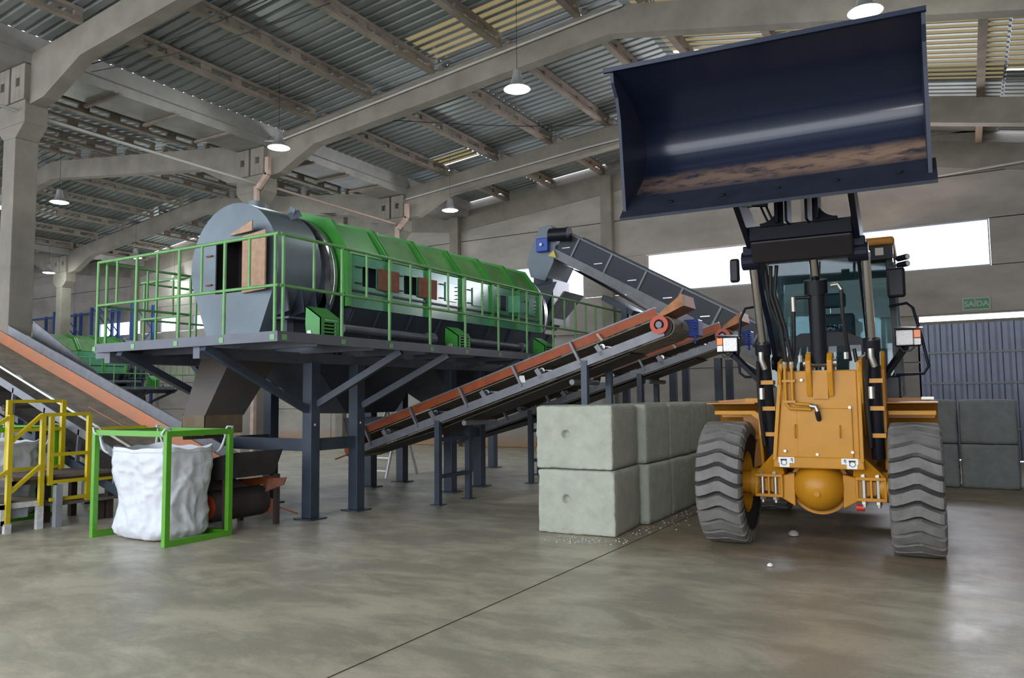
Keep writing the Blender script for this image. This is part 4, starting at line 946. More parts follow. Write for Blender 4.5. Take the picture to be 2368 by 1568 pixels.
    f = MB(); f.box(-1.60, -1.06, yf, yf + .02, .985, 1.50); f.build('cover_plate', YEL, fr, bevel=.008)
    for bx, bz in ((-1.73, 1.05), (-1.41, 1.02), (-1.07, 1.05), (-1.41, 1.53), (-1.08, 1.51), (-1.54, 1.80)):
        f = MB(); f.cyl((bx, yf - .012, bz), (bx, yf + .02, bz), .016, 8); f.build('plate_bolt', NICKEL, fr)
    for bx in (-1.62, -1.18):
        f = MB(); f.tube([(bx, yf + .01, 1.33), (bx, yf - .018, 1.31), (bx, yf - .018, 1.21), (bx, yf + .01, 1.19)], .008, 6); f.build('grab_handle', YEL, fr, smooth=50)
    for s, sx in ((1, -1.79), (-1, -1.03)):
        f = MB(); f.box(sx - .01 if s > 0 else sx - .15, sx + .15 if s > 0 else sx + .01, yf - .006, yf, .925, .985); f.box(sx if s > 0 else sx - .1, sx + .1 if s > 0 else sx, yf - .006, yf, .88, .925)
        st = f.build('warning_sticker', STICK, fr, label='white warning sticker with black pictograms')
        f = MB(); cx_ = sx + (.045 if s > 0 else -.045); yy = yf - .008
        f.lathe([(.024, 0), (.030, 0), (.030, .002), (.024, .002)], (cx_, yy, .928), (0, 1, 0), 16, closed=True); f.box(cx_ - .035, cx_ + .03, yy, yy + .002, .95, .966); f.box(cx_ - .03, cx_ - .024, yy, yy + .002, .91, .955)
        k = sx + (.115 if s > 0 else -.125); f.box(k, k + .02, yy, yy + .002, .965, .973); f.box(k, k + .006, yy, yy + .002, .945, .965); f.box(k + .014, k + .02, yy, yy + .002, .935, .965); f.build('pictogram', BLACK, st)
    # ears carrying the tilt cylinder, top ears
    for ex in (-1.46, -1.25):
        f = MB(); f.prism([(yf - .0, 1.62), (yf - .07, 1.88), (yf - .08, 2.0), (yf - .02, 2.08), (yf + .1, 2.1), (yf + .22, 2.0), (yf + .25, 1.85)], 'x', ex - .028, ex + .028); f.build('cylinder_ear', YEL, fr, bevel=.012)
    f = MB(); f.cyl((-1.52, yf + .06, 1.98), (-1.19, yf + .06, 1.98), .045, 14); f.build('pivot_pin', NICKEL, fr, smooth=40)
    f = MB(); f.box(-1.43, -1.28, yf - .01, yf + .02, 1.60, 1.9); f.build('ear_web', YEL, fr)
    for ex in (-1.76, -.965):
        f = MB(); f.prism([(yf + .02, 1.55), (yf - .03, 1.88), (yf + .02, 2.0), (yf + .2, 2.04), (yf + .9, 2.1), (yf + .9, 1.2), (yf + .4, 1.2)], 'x', ex - .02, ex + .02); f.build('tower_plate', YEL, fr, bevel=.01)
    for ex in (-2.02, -.765):
        f = MB(); f.prism([(8.95, .85), (8.85, 1.2), (8.85, 1.9), (8.98, 2.1), (9.3, 2.1), (9.4, .9)], 'x', ex - .018, ex + .018); f.build('outer_tower_plate', YEL, fr, bevel=.01)
    # steel pipes on the frame face, ending in an elbow hose
    f = MB()
    for k, dx in ((0, 0), (1, .07)):
        f.tube([(-1.70 + dx, yf - .03, 1.97), (-1.70 + dx, yf - .03, 1.56 + k * .03), (-1.66 + dx * .8, yf - .03, 1.50 + k * .05), (-1.45, yf - .035, 1.49 + k * .05)], .018, 8)
    pp = f.build('hydraulic_pipe', YEL, fr, smooth=50)
    for z_ in (1.56, 1.78): f = MB(); f.box(-1.73, -1.6, yf - .05, yf, z_, z_ + .025); f.build('pipe_clamp', YEL, pp)
    f = MB(); f.tube([(-1.46, yf - .04, 1.53), (-1.40, yf - .05, 1.52), (-1.385, yf - .05, 1.47)], .024, 8); f.build('pipe_fitting', NICKEL, pp, smooth=50)
    f = MB(); f.tube([(-1.39, yf - .05, 1.47), (-1.38, yf - .04, 1.41), (-1.38, yf + .0, 1.385)], .026, 10); f.build('elbow_hose', HOSE, pp, smooth=50)
    # front frame rear part and articulation
    f = MB(); f.box(-1.75, -1.05, 9.2, 10.1, .75, 1.3); f.build('hitch_block', YELD, L, bevel=.02)
    # --- lift arms
    path = [(9.55, 2.02), (9.0, 2.62), (8.35, 3.12), (7.9, 3.34), (7.1, 3.62), (6.98, 3.72)]
    wid = [.15, .2, .21, .17, .10, .09]
    for ax in (-1.90, -.90):
        A_, B_ = [], []
        for i, (yy, zz) in enumerate(path):
            p = Vector(path[max(0, i - 1)]); q = Vector(path[min(len(path) - 1, i + 1)]); d = (q - p).normalized(); n_ = Vector((-d.y, d.x))
            A_.append((yy + n_.x * wid[i], zz + n_.y * wid[i])); B_.append((yy - n_.x * wid[i], zz - n_.y * wid[i]))
        b = MB(); b.prism_strip(A_, B_, 'x', ax - .028, ax + .028); b.build('lift_arm', NAVY, L, bevel=.008)
        b = MB(); b.cyl((ax - .06, 7.05, 3.66), (ax + .06, 7.05, 3.66), .06, 16); b.build('bucket_pin', BLACK, L, smooth=40)
        b = MB(); b.cyl((ax - .07, 9.5, 2.02), (ax + .07, 9.5, 2.02), .08, 16); b.build('arm_pivot', BLACK, L, smooth=40)
        # boss where the lift cylinder meets the arm
        sx = -1 if ax < c else 1
        b = MB(); b.cyl((ax - .09, 8.0, 3.02), (ax + .09, 8.0, 3.02), .095, 18); b.box(ax - .07, ax + .07, 7.92, 8.1, 3.0, 3.16); b.build('cylinder_boss', NAVY, L, bevel=.01)
    # cross tube between the arms
    b = MB(); b.hexa([(-1.87, 7.90, 2.965), (-.93, 7.90, 2.965), (-.93, 8.15, 3.0), (-1.87, 8.15, 3.0), (-1.87, 7.78, 3.17), (-.93, 7.78, 3.17), (-.93, 8.1, 3.3), (-1.87, 8.1, 3.3)]); cb = b.build('cross_tube', mat('brown_black', (.012, .008, .010), .45), L, bevel=.02)
    b = MB(); b.hexa([(-1.87, 7.77, 3.175), (-.93, 7.77, 3.175), (-.93, 8.0, 3.2), (-1.87, 8.0, 3.2), (-1.87, 7.72, 3.31), (-.93, 7.72, 3.31), (-.93, 7.95, 3.33), (-1.87, 7.95, 3.33)]); b.build('cross_tube_top', NAVY, cb, bevel=.006)
    # central bracket with flared feet and windows
    def arc(cx_, cz_, r, a0, a1, n=7): return [(cx_ + r * math.cos(math.radians(a0 + (a1 - a0) * i / n)), cz_ + r * math.sin(math.radians(a0 + (a1 - a0) * i / n))) for i in range(n + 1)]
    for sgn in (-1, 1):
        xc_ = -1.39
        o = xc_ + sgn * .18; out = arc(o + sgn * .17, 3.48, .17, 180 if sgn > 0 else 0, 270 if sgn > 0 else -90)
        pts = [(o - sgn * .05, 3.28), (o - sgn * .05, 3.62)] + [(o, 3.62)] + [(max(min(px_, 0), -3), pz_) for px_, pz_ in out] + [(o + sgn * .17, 3.28)]
        b = MB(); b.prism(pts, 'y', 7.62, 7.66); b.build('bracket_foot', NAVY, L)
    for bx, w_ in ((-1.48, .025), (-1.30, .025), (-1.57, .03), (-1.21, .03)):
        b = MB(); b.box(bx - w_ / 2, bx + w_ / 2, 7.5, 7.8, 3.29, 3.62); b.build('bracket_rib', NAVY, L)
    b = MB(); b.box(-1.58, -1.20, 7.45, 7.7, 3.53, 3.66); b.build('bracket_head', BLACK, L, bevel=.01)
    b = MB(); b.beam((-1.39, 7.5, 3.68), (-1.39, 7.2, 4.2), .12, .1); b.build('tilt_lever', NAVY, L)
    # hose fitting left above the cross tube
    b = MB(); b.cyl((-1.84, 7.65, 3.52), (-1.66, 7.65, 3.50), .028, 10); hb = b.build('valve_block', BLACK, L)
    b = MB(); b.cyl((-1.86, 7.64, 3.52), (-1.81, 7.64, 3.517), .034, 10); b.build('fitting_nut', NICKEL, hb)
    for dx in (0, .05):
        b = MB(); b.tube([(-1.74 + dx, 7.64, 3.51), (-1.70 + dx, 7.66, 3.40), (-1.66 + dx, 7.7, 3.30)], .012, 6); b.build('hose', HOSE, L, smooth=50)
    # --- tilt cylinder
    b = MB(); b.cyl((-1.355, 8.66, 1.98), (-1.345, 8.50, 2.72), .083, 24); tc_ = b.build('tilt_cylinder', BLACK, L, smooth=40)
    b = MB(); b.cyl((-1.345, 8.50, 2.70), (-1.345, 8.465, 2.84), .115, 20); b.build('gland_collar', BLACK, tc_, smooth=40)
    b = MB(); b.cyl((-1.345, 8.47, 2.83), (-1.34, 8.2, 3.25), .045, 16); b.build('piston_rod', CHROME, tc_, smooth=40)
    b = MB(); b.cyl((-1.35, 8.575, 2.42), (-1.35, 8.57, 2.45), .086, 24); b.build('clamp_band', mat('band_grey', (.12, .1, .1), .5), tc_, smooth=40)
    b = MB(); b.tube([(-1.20, 8.45, 2.77), (-1.13, 8.45, 2.78), (-1.10, 8.46, 2.72)], .022, 8); b.build('hose_fitting', NICKEL, tc_, smooth=50)
    b = MB(); b.tube([(-1.40, 8.45, 2.66), (-1.56, 8.45, 2.66)], .018, 8); b.build('cylinder_port', BLACK, tc_, smooth=50)
    b = MB(); b.cyl((-1.57, 8.44, 2.67), (-1.57, 8.46, 2.52), .03, 8); b.build('port_elbow', NICKEL, tc_, smooth=50)
    # hoses
    hs = [[(-1.10, 8.46, 2.72), (-1.10, 8.5, 2.45), (-1.08, 8.6, 2.2), (-1.06, 8.72, 2.0)], [(-1.57, 8.45, 2.52), (-1.58, 8.5, 2.3), (-1.60, 8.58, 2.1), (-1.64, 8.6, 1.98)],
          [(-1.76, 8.3, 3.0), (-1.78, 8.35, 2.7), (-1.70, 8.45, 2.35), (-1.68, 8.56, 2.0)], [(-1.70, 8.3, 3.0), (-1.74, 8.35, 2.7), (-1.66, 8.45, 2.35), (-1.62, 8.56, 2.0)],
          [(-1.82, 8.32, 2.95), (-1.80, 8.4, 2.6), (-1.70, 8.5, 2.3), (-1.70, 8.6, 1.98)],
          [(-1.0, 8.7, 1.98), (-1.02, 8.72, 2.12)]]
    for p in hs:
        b = MB(); b.tube(p, .019, 8); b.build('hose', HOSE, L, smooth=50)
    for px_, pz_ in ((-1.70, 1.97), (-1.63, 1.97), (-1.54, 2.03), (-1.09, 2.05), (-1.76, 2.7)):
        b = MB(); b.cyl((px_, 8.6, pz_ - .04), (px_, 8.6, pz_ + .03), .026, 8); b.build('hose_coupling', NICKEL, L, smooth=30)
    # --- lift cylinders
    for x in (-1.90, -.84):
        b = MB(); b.cyl((x, 8.88, .98), (x, 8.5, 2.12), .066, 20); lc = b.build('lift_cylinder', BLACK, L, smooth=40)
        b = MB(); b.cyl((x, 8.51, 2.08), (x, 8.47, 2.2), .082, 18); b.build('gland_collar', BLACK, lc, smooth=40)
        b = MB(); b.cyl((x, 8.475, 2.19), (x, 8.05, 3.02), .042, 16); b.build('piston_rod', CHROME, lc, smooth=40)
        for z_ in (1.22, 1.5, 1.78):
            t_ = (z_ - .98) / 1.14; yy = 8.88 - .38 * t_
            b = MB(); b.box(x - .085, x + .085, yy - .09, yy + .06, z_ - .022, z_ + .022); b.build('pipe_bracket', YEL, lc)
        b = MB(); b.tube([(x - .06, 8.74, 1.1), (x - .07, 8.6, 1.5), (x - .06, 8.5, 1.85), (x - .04, 8.42, 2.0)], .022, 8); b.build('side_hose', HOSE, lc, smooth=50)
        b = MB(); b.tube([(x + .02, 8.45, 1.92), (x - .01, 8.42, 2.02), (x - .01, 8.42, 2.1)], .03, 8); b.build('hose_fitting', NICKEL, lc, smooth=50)
        b = MB(); b.cyl((x - .02, 8.44, 1.60), (x - .02, 8.44, 1.72), .03, 8); b.build('hose_coupling', NICKEL, lc, smooth=50)
    # --- fenders
    for x, s in ((-2.36, -1), (-.54, 1)):
        pr = []
        for k in range(11):
            a = math.radians(98 - k * 11.5); pr.append((8.95 + .86 * math.cos(a) + .12, .675 + .86 * math.sin(a) + .02))
        b = MB(); b.strip(pr, 'x', x - .27, x + .27, .012); fd = b.build('fender', YELD, L, bevel=.0)
        b = MB(); b.box(x - .2, x + .25 * (1 if s < 0 else 1), 9.02, 9.06, 1.42, 1.47); b.build('fender_bracket', YEL, fd, bevel=.008)
        b = MB(); b.beam((x - s * .24, 9.04, 1.445), (x - s * .36, 9.02, 1.36), .05, .06); b.build('bracket_arm', YEL, fd)
        if s < 0:
            b = MB(); b.prism([(-2.62, 1.58), (-2.2, 1.61), (-2.08, 1.5), (-2.08, 1.38), (-2.58, 1.38)], 'y', 9.5, 9.515); b.build('fender_end', YELD, fd)
            b = MB(); b.hexa([(-2.22, 9.3, .78), (-2.06, 9.3, .84), (-2.06, 9.33, .84), (-2.22, 9.33, .78), (-2.3, 9.3, 1.42), (-2.06, 9.3, 1.42), (-2.06, 9.33, 1.42), (-2.3, 9.33, 1.42)]); b.build('fender_apron', YELD, fd, bevel=.01)
            b = MB(); b.box(-2.28, -2.05, 9.26, 9.3, 1.13, 1.19); b.build('fender_bracket', YEL, fd, bevel=.006)
            b = MB(); b.box(-2.2, -1.98, 9.0, 9.05, 1.56, 1.61); b.build('bracket_arm', YEL, fd)
        else:
            b = MB(); b.prism([(-.84, 1.38), (-.3, 1.38), (-.28, 1.5), (-.34, 1.6), (-.84, 1.6)], 'y', 9.5, 9.515); b.build('fender_end', YELD, fd)
            b = MB(); b.box(-.42, -.3, 9.45, 9.52, 1.58, 1.61); b.build('tread_plate', NICKEL, fd)
    # --- head lamps, mirrors, rails
    for x, s in ((-2.49, -1), (-.52, 1)):
        yl = 9.5
        b = MB(); b.box(x - .13, x + .13, yl, yl + .13, 2.17, 2.36); hl = b.build('headlamp_housing', BLACK, L, bevel=.02)
        b = MB(); b.box(x - s * .12 , x + s * .05, yl - .02, yl + .0, 2.18, 2.35); b.build('headlamp_lens', LENS, hl, bevel=.012)
        b = MB(); b.box(x + s * .055, x + s * .125, yl - .015, yl, 2.26, 2.35); b.build('indicator_lens', AMBER, hl, bevel=.006, label='orange indicator lens')
        b = MB(); b.box(x + s * .055, x + s * .125, yl - .015, yl, 2.18, 2.255); b.build('side_lamp', LENS, hl, bevel=.006)
        b = MB(); b.hexa([(x - .14, yl - .05, 2.37), (x + .15, yl - .05, 2.35), (x + .15, yl + .13, 2.37), (x - .14, yl + .13, 2.37), (x - .14, yl - .05, 2.385), (x + .15, yl - .05, 2.36), (x + .15, yl + .13, 2.39), (x - .14, yl + .13, 2.39)]); b.build('lamp_visor', BLACK, hl)
        b = MB(); b.beam((x - s * .03, yl + .06, 2.17), (-2.1 if s < 0 else -.78, 9.35, 1.82), .07, .05); b.build('lamp_bracket', BLACK, L)
        b = MB(); b.tube([(x - .08, yl, 2.16), (x - .05, yl - .01, 2.11), (x + .02, yl - .01, 2.12), (x + .06, yl, 2.16)], .01, 6); b.build('lamp_cable', HOSE, hl, smooth=50)
    for pts in ([(-2.2, 9.85, 2.75), (-2.32, 9.8, 2.73), (-2.38, 9.78, 2.6), (-2.42, 9.75, 2.1), (-2.4, 9.75, 1.92), (-2.34, 9.75, 1.87), (-2.15, 9.8, 1.87)],
                [(-.70, 9.85, 2.66), (-.52, 9.8, 2.68), (-.46, 9.78, 2.62), (-.38, 9.75, 2.25), (-.33, 9.74, 1.95), (-.38, 9.75, 1.87), (-.66, 9.8, 1.86)]):
        b = MB(); b.tube(pts, .016, 8); b.build('grab_rail', NAVY, L, smooth=50)
    b = MB(); b.box(-.71, -.52, 9.5, 9.56, 2.72, 3.06); mr = b.build('side_mirror', BLACK, L, bevel=.03)
    b = MB(); b.tube([(-.68, 9.9, 3.15), (-.63, 9.6, 3.12), (-.62, 9.55, 3.04)], .014, 8); b.build('mirror_arm', BLACK, mr, smooth=50)
    b = MB(); b.box(-2.46, -2.34, 9.6, 9.66, 3.04, 3.34); b.build('side_mirror', BLACK, L, bevel=.03)
    # --- cab
    X0, X1, Y0, Y1, ZB, ZT = -2.17, -.64, 9.95, 11.35, 1.62, 3.42
    cb_ = MB(); pil = .07
    for x, xt in ((X0, X0 + .06), (X1, X1 - .05)):
        cb_.hexa([(x - .035, Y0, ZB), (x + .035, Y0, ZB), (x + .035, Y0 + .08, ZB), (x - .035, Y0 + .08, ZB), (xt - .035, Y0 + .16, ZT), (xt + .035, Y0 + .16, ZT), (xt + .035, Y0 + .24, ZT), (xt - .035, Y0 + .24, ZT)])
        cb_.beam((x, Y1, ZB), (xt, Y1, ZT), .1, .08); cb_.beam((x, (Y0 + Y1) / 2 + .15, ZB), (xt, (Y0 + Y1) / 2 + .15, ZT), .06, .08)
        cb_.beam((x, Y0, ZB + .05), (x, Y1, ZB + .05), .06, .12); cb_.beam((xt, Y0 + .2, ZT - .04), (xt, Y1, ZT - .04), .06, .1)
    cb_.box(X0, X1, Y0, Y0 + .06, ZB, ZB + .12); cb_.box(X0, X1, Y1 - .05, Y1, ZB, 2.25); cb_.box(X0, X1, Y0 + .15, Y0 + .25, ZT - .1, ZT); cb_.box(X0, X1, Y1 - .05, Y1, 3.2, ZT)
    cb_.box(X0 + .5, X0 + .6, Y1 - .04, Y1, 2.25, 3.2); cb_.box(X0, X1, Y0, Y1, ZB - .04, ZB)
    cab = cb_.build('cab_frame', mat('cab_dark_green', (.018, .030, .032), .35), L)
    b = MB(); b.box(X0 - .02, X1 + .02, Y0 + .08, Y1 + .05, ZT, ZT + .1); b.build('cab_roof', YELD, cab, bevel=.035)
    b = MB(); b.box(X1 - .3, X1 + .0, Y0 + .06, Y0 + .1, ZT - .17, ZT - .02); b.build('roof_corner_panel', BLACK, cab)
    b = MB(); b.box(X1 - .19, X1 - .1, Y0 + .05, Y0 + .058, ZT - .13, ZT - .04); b.build('paper_sticker', mat('paper', (.5, .45, .38), .7), cab)
    b = MB(); b.hexa([(X0 + .04, Y0 + .01, ZB + .12), (X1 - .04, Y0 + .01, ZB + .12), (X1 - .04, Y0 + .018, ZB + .12), (X0 + .04, Y0 + .018, ZB + .12), (X0 + .09, Y0 + .17, ZT - .1), (X1 - .09, Y0 + .17, ZT - .1), (X1 - .09, Y0 + .178, ZT - .1), (X0 + .09, Y0 + .178, ZT - .1)]); b.build('windscreen', GLASS, cab)
    for x, xt in ((X0, X0 + .06), (X1, X1 - .05)):
        b = MB(); b.hexa([(x, Y0 + .08, ZB + .1), (x + .006, Y0 + .08, ZB + .1), (x + .006, Y1 - .05, ZB + .1), (x, Y1 - .05, ZB + .1), (xt, Y0 + .2, ZT - .1), (xt + .006, Y0 + .2, ZT - .1), (xt + .006, Y1 - .05, ZT - .1), (xt, Y1 - .05, ZT - .1)]); b.build('side_window', GLASS, cab)
    b = MB(); b.box(X0 + .04, X1 - .04, Y1 - .03, Y1 - .024, 2.25, 3.2); b.build('rear_window', GLASS, cab)
    b = MB(); b.prism([(-2.05, 1.62), (-2.05, 2.08), (-1.95, 2.28), (-1.7, 2.40), (-1.2, 2.40), (-.98, 2.3), (-.85, 2.1), (-.85, 1.62)], 'y', Y0 + .06, Y0 + .12); b.build('dashboard', BLACK, cab)
    b = MB(); b.box(-1.63, -1.13, 10.6, 11.1, 2.0, 2.25); b.box(-1.61, -1.15, 11.0, 11.15, 2.2, 2.72); st = b.build('seat', mat('seat_dark', (.02, .028, .035), .6), cab, bevel=.04)
    b = MB(); b.box(-1.55, -1.25, 11.0, 11.1, 2.80, 3.0); b.build('headrest', mat('seat_dark2', (.025, .035, .04), .6), st, bevel=.035)
    b = MB(); b.box(-1.62, -1.18, 10.99, 11.0, 2.35, 2.45) if False else b.cyl((-1.44, 11.05, 2.73), (-1.44, 11.05, 2.82), .012, 6); b.build('headrest_post', CHROME, st)
    b = MB(); b.lathe([(.17, 0), (.185, .012), (.17, .024)], (-1.45, 10.35, 2.42), (0, -.5, .86), 24, closed=True); b.build('steering_wheel', BLACK, cab, smooth=True)
    for z_ in (3.16, 3.24):
        b = MB(); b.cyl((X1 + .05, Y0 + .12, z_), (X1 + .15, Y0 + .0, z_), .035, 12); wl = b.build('work_lamp', BLACK, cab, smooth=40)
        b = MB(); b.cyl((X1 + .15, Y0 + .0, z_), (X1 + .155, Y0 - .006, z_), .028, 12); b.build('work_lamp_lens', LENS, wl)
    # lettering on the seat back
    try:
        cu = bpy.data.curves.new('seat_lettering', 'FONT'); cu.body = 'SANY'; cu.size = .11; cu.align_x = 'CENTER'; cu.extrude = .002
        to = bpy.data.objects.new('tmp', cu); COL.objects.link(to); dg = bpy.context.evaluated_depsgraph_get(); me = bpy.data.meshes.new_from_object(to.evaluated_get(dg)); bpy.data.objects.remove(to)
        lo = bpy.data.objects.new('seat_lettering', me); COL.objects.link(lo); lo.parent = st; me.materials.clear(); me.materials.append(mat('pale_letter', (.45, .5, .42), .6))
        lo.location = Vector((-1.40, 10.992, 2.5)) - ORG[L.name]; lo.rotation_euler = (PI / 2, 0, 0)
    except Exception as ex: print('text', ex)
    # rear body
    b = MB(); b.box(-1.95, -.95, 10.2, 13.2, .75, 1.62); b.build('rear_frame', YELD, L, bevel=.03)
    b = MB(); b.box(-2.05, -.85, 11.4, 13.6, 1.5, 2.35); b.build('engine_hood', YEL, L, bevel=.12)
    b = MB(); b.beam((-2.1, 11.7, .675), (-.72, 11.7, .675), .2, .2); b.build('rear_axle', YELD, L)
    b = MB(); b.box(-.82, -.62, 9.75, 10.3, 1.35, 1.85); b.build('fluid_tank', BLACK, L, bevel=.02)
    for z_ in (.6, .9, 1.2):
        b = MB(); b.box(-.72, -.5, 10.3, 10.75, z_, z_ + .03); b.build('cab_step', BLACK, L)
    # --- bucket
    xL, xR = -2.71, -.29; T = .022
    prof = [(6.46, 3.29), (6.98, 3.74)] + [(7.0 - .28 + .36 * math.cos(math.radians(a)) * 1.08, 4.0 + .30 * math.sin(math.radians(a))) for a in (-42, -25, -8, 10, 28, 46, 64)] + [(6.62, 4.40), (6.18, 4.53)]
    prof = [(6.46, 3.29), (6.72, 3.50), (6.94, 3.69)] + [(6.74 + .36 * math.cos(math.radians(a)), 3.98 + .33 * math.sin(math.radians(a))) for a in (-48, -36, -24, -12, 0, 12, 24, 36, 48, 58, 68)] + [(6.70, 4.37), (6.18, 4.50)]
    b = MB(); ctr = (6.6, 4.0); out = []
    n = len(prof)
    for i in range(n):
        p = Vector(prof[max(0, i - 1)]); q = Vector(prof[min(n - 1, i + 1)]); d = (q - p).normalized(); out.append((prof[i][0] + d.y * T, prof[i][1] - d.x * T))
    b.prism_strip(prof, out, 'x', xL, xR); bk = b.build('bucket', BUCK, L, smooth=30)
    for x in (xL, xR):
        b = MB(); side = [(6.46, 3.25)] + prof[1:] + [(6.18, 4.515), (6.20, 4.40), (6.30, 4.30), (6.36, 4.12), (6.42, 3.6)]
        # fan to keep the outline clean
        b.prism([(p[0] + .0, p[1]) for p in side], 'x', x - .014, x + .014); b.build('bucket_side', mat('side_navy', (.014, .02, .04), .55), bk)
    b = MB(); b.hexa([(xL - .02, 6.38, 3.205), (xR + .045, 6.38, 3.205), (xR + .045, 6.66, 3.43), (xL - .02, 6.66, 3.43), (xL - .02, 6.37, 3.23), (xR + .045, 6.37, 3.23), (xR + .045, 6.63, 3.465), (xL - .035, 6.63, 3.465)]); b.build('cutting_edge', mat('edge_steel', (.014, .018, .03), .5, noise=.3, nscale=6), bk, label='worn dark cutting edge')
    b = MB(); b.beam((xL - .07, 6.17, 4.51), (xR + .02, 6.17, 4.51), .035, .04); b.build('spill_guard', BUCK, bk)
    for x in [-2.3, -1.85, -1.4, -.95, -.5]:
        b = MB(); b.cyl((x, 6.50, 3.352), (x, 6.495, 3.362), .025, 10); b.build('edge_bolt', BLACK, bk)
    for ob in [bk] + list(bk.children):
        for v in ob.data.vertices:
            k = max(0, (v.co.z - 3.9) / .6); v.co.z -= .055 * k * max(0, min(1, (v.co.x - (xL + 1.4)) / (xR - xL)))
    for x in (-1.86, -.86, -1.33):
        b = MB(); b.prism([(7.05, 3.6), (7.16, 3.6), (7.3, 3.9), (7.2, 4.3), (6.95, 4.5), (7.05, 4.2), (7.12, 3.95)], 'x', x + .05, x + .08); b.build('bucket_hinge', NAVY, bk)
    return L
LD = loader(); LD.rotation_euler = (0, 0, math.radians(2.8))
# ------------------------------------------------------------------ cast blocks
def rough_block(x0, x1, y0, y1, z0, z1, seed, rot=0.0, hole=None, amp=.008, res=.05, material=BLOCKF):
    b = MB(); sz = (x1 - x0, y1 - y0, z1 - z0); r = .035
    c = Vector(((x0 + x1) / 2, (y0 + y1) / 2, z0))
    def face(o, u, v, lu, lv, nrm, hl=None, rs=res):
        nu, nv = max(2, int(lu / rs)), max(2, int(lv / rs)); vs_ = []
        for j in range(nv + 1):
            for i in range(nu + 1):
                p = o + u * (lu * i / nu) + v * (lv * j / nv)
                if hl:
                    dd = math.hypot(lu * i / nu - hl[0], lv * j / nv - hl[1])
                    if dd < .05: p = p - nrm * (.06 * min(1, (.05 - dd) / .015))
                vs_.append(p)
        b.add(vs_, [(j * (nu + 1) + i, j * (nu + 1) + i + 1, (j + 1) * (nu + 1) + i + 1, (j + 1) * (nu + 1) + i) for j in range(nv) for i in range(nu)])
    X, Y, Z = Vector((1, 0, 0)), Vector((0, 1, 0)), Vector((0, 0, 1)); o = Vector((-sz[0] / 2, -sz[1] / 2, 0))
    face(o, X, Z, sz[0], sz[2], -Y, hole, .014 if hole else res); face(o + Y * sz[1], X, Z, sz[0], sz[2], Y); face(o, Y, Z, sz[1], sz[2], -X); face(o + X * sz[0], Y, Z, sz[1], sz[2], X)
    face(o, X, Y, sz[0], sz[1], -Z); face(o + Z * sz[2], X, Y, sz[0], sz[1], Z)
    lim = (sz[0] / 2, sz[1] / 2, sz[2] / 2)
    out = []
    for p in b.v:
        q = Vector((p.x, p.y, p.z - sz[2] / 2)); s = [max(0, abs(q[k]) - (lim[k] - r)) for k in range(3)]; d = math.sqrt(sum(t * t for t in s))
        if d > r and sum(1 for t in s if t > 0) > 1:
            for k in range(3):
                if s[k] > 0: q[k] = math.copysign(lim[k] - r + s[k] * r / d, q[k])
        w = Vector((q.x + seed * 3.1, q.y, q.z)); e = mnoise.noise(w * 6) * .6 + mnoise.noise(w * 17) * .4
        edge = sum(1 for t in s if t > 0) > 1
        q *= 1 + e * amp / .4 * (1.9 if edge else 1) * .8
        q.z = max(-sz[2] / 2, min(sz[2] / 2, q.z)); out.append(Vector((q.x, q.y, q.z + sz[2] / 2)))
    b.v = out
    import bmesh
    o_ = b.build('concrete_block', material)
    bm = bmesh.new(); bm.from_mesh(o_.data); bmesh.ops.remove_doubles(bm, verts=bm.verts, dist=.004); bmesh.ops.recalc_face_normals(bm, faces=bm.faces); bm.to_mesh(o_.data); bm.free()
    o_.data.polygons.foreach_set('use_smooth', [True] * len(o_.data.polygons))
    o_.location = c; o_.rotation_euler = (0, 0, rot); return o_
BLOCKSHADE = mat('cast_block_shade', (0.235, 0.255, 0.255), 0.9, noise=.15, nscale=5, bump=.5, bscale=26)  # same cast blocks, with the shade near the gate put into their colour
xr = [-3.66, -3.60, -3.62, -3.64, -3.66, -3.66]; ord_ = ['nearest', 'second', 'third', 'fourth', 'fifth', 'sixth']
yb = [8.42, 9.45, 10.45, 11.36, 12.3, 13.25]
for i in range(6):
    for k in range(2):
        o = rough_block(xr[i] - (1.0 if i == 0 else .82) + (.02 if k == 0 else 0), xr[i] + (.0 if k else .02), yb[i], yb[i] + (.95 if i == 0 else .9), k * .775, k * .775 + .77, i * 2 + k, rot=.06 if i == 0 else 0,
                        hole=((.38, .42) if k == 0 else (.40, .42)) if i == 0 else None, material=BLOCKF if i == 0 else BLOCKF)
        tag(o, ['lower', 'upper'][k] + ' grey concrete block, %s of the row behind the left wheel' % ord_[i] + (', with round hole' if i == 0 else ''), 'concrete block', 'stacked concrete blocks beside the loader')
lbr = ['behind the right tyre', 'second from the left beside the right tyre', 'widest seen, right of the loader', 'cut by the right picture edge']
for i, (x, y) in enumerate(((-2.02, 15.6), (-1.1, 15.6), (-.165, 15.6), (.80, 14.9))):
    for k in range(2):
        o = rough_block(x, x + (.9 if i != 2 else .86), y, y + .85, k * .765, k * .765 + (.76 if i < 3 or k == 0 else .9), 30 + i * 2 + k, material=BLOCKSHADE, amp=.012)
        tag(o, ['lower', 'upper'][k] + ' shade-darkened grey concrete block before the gate, %s' % lbr[i], 'concrete block', 'stacked concrete blocks before the gate')
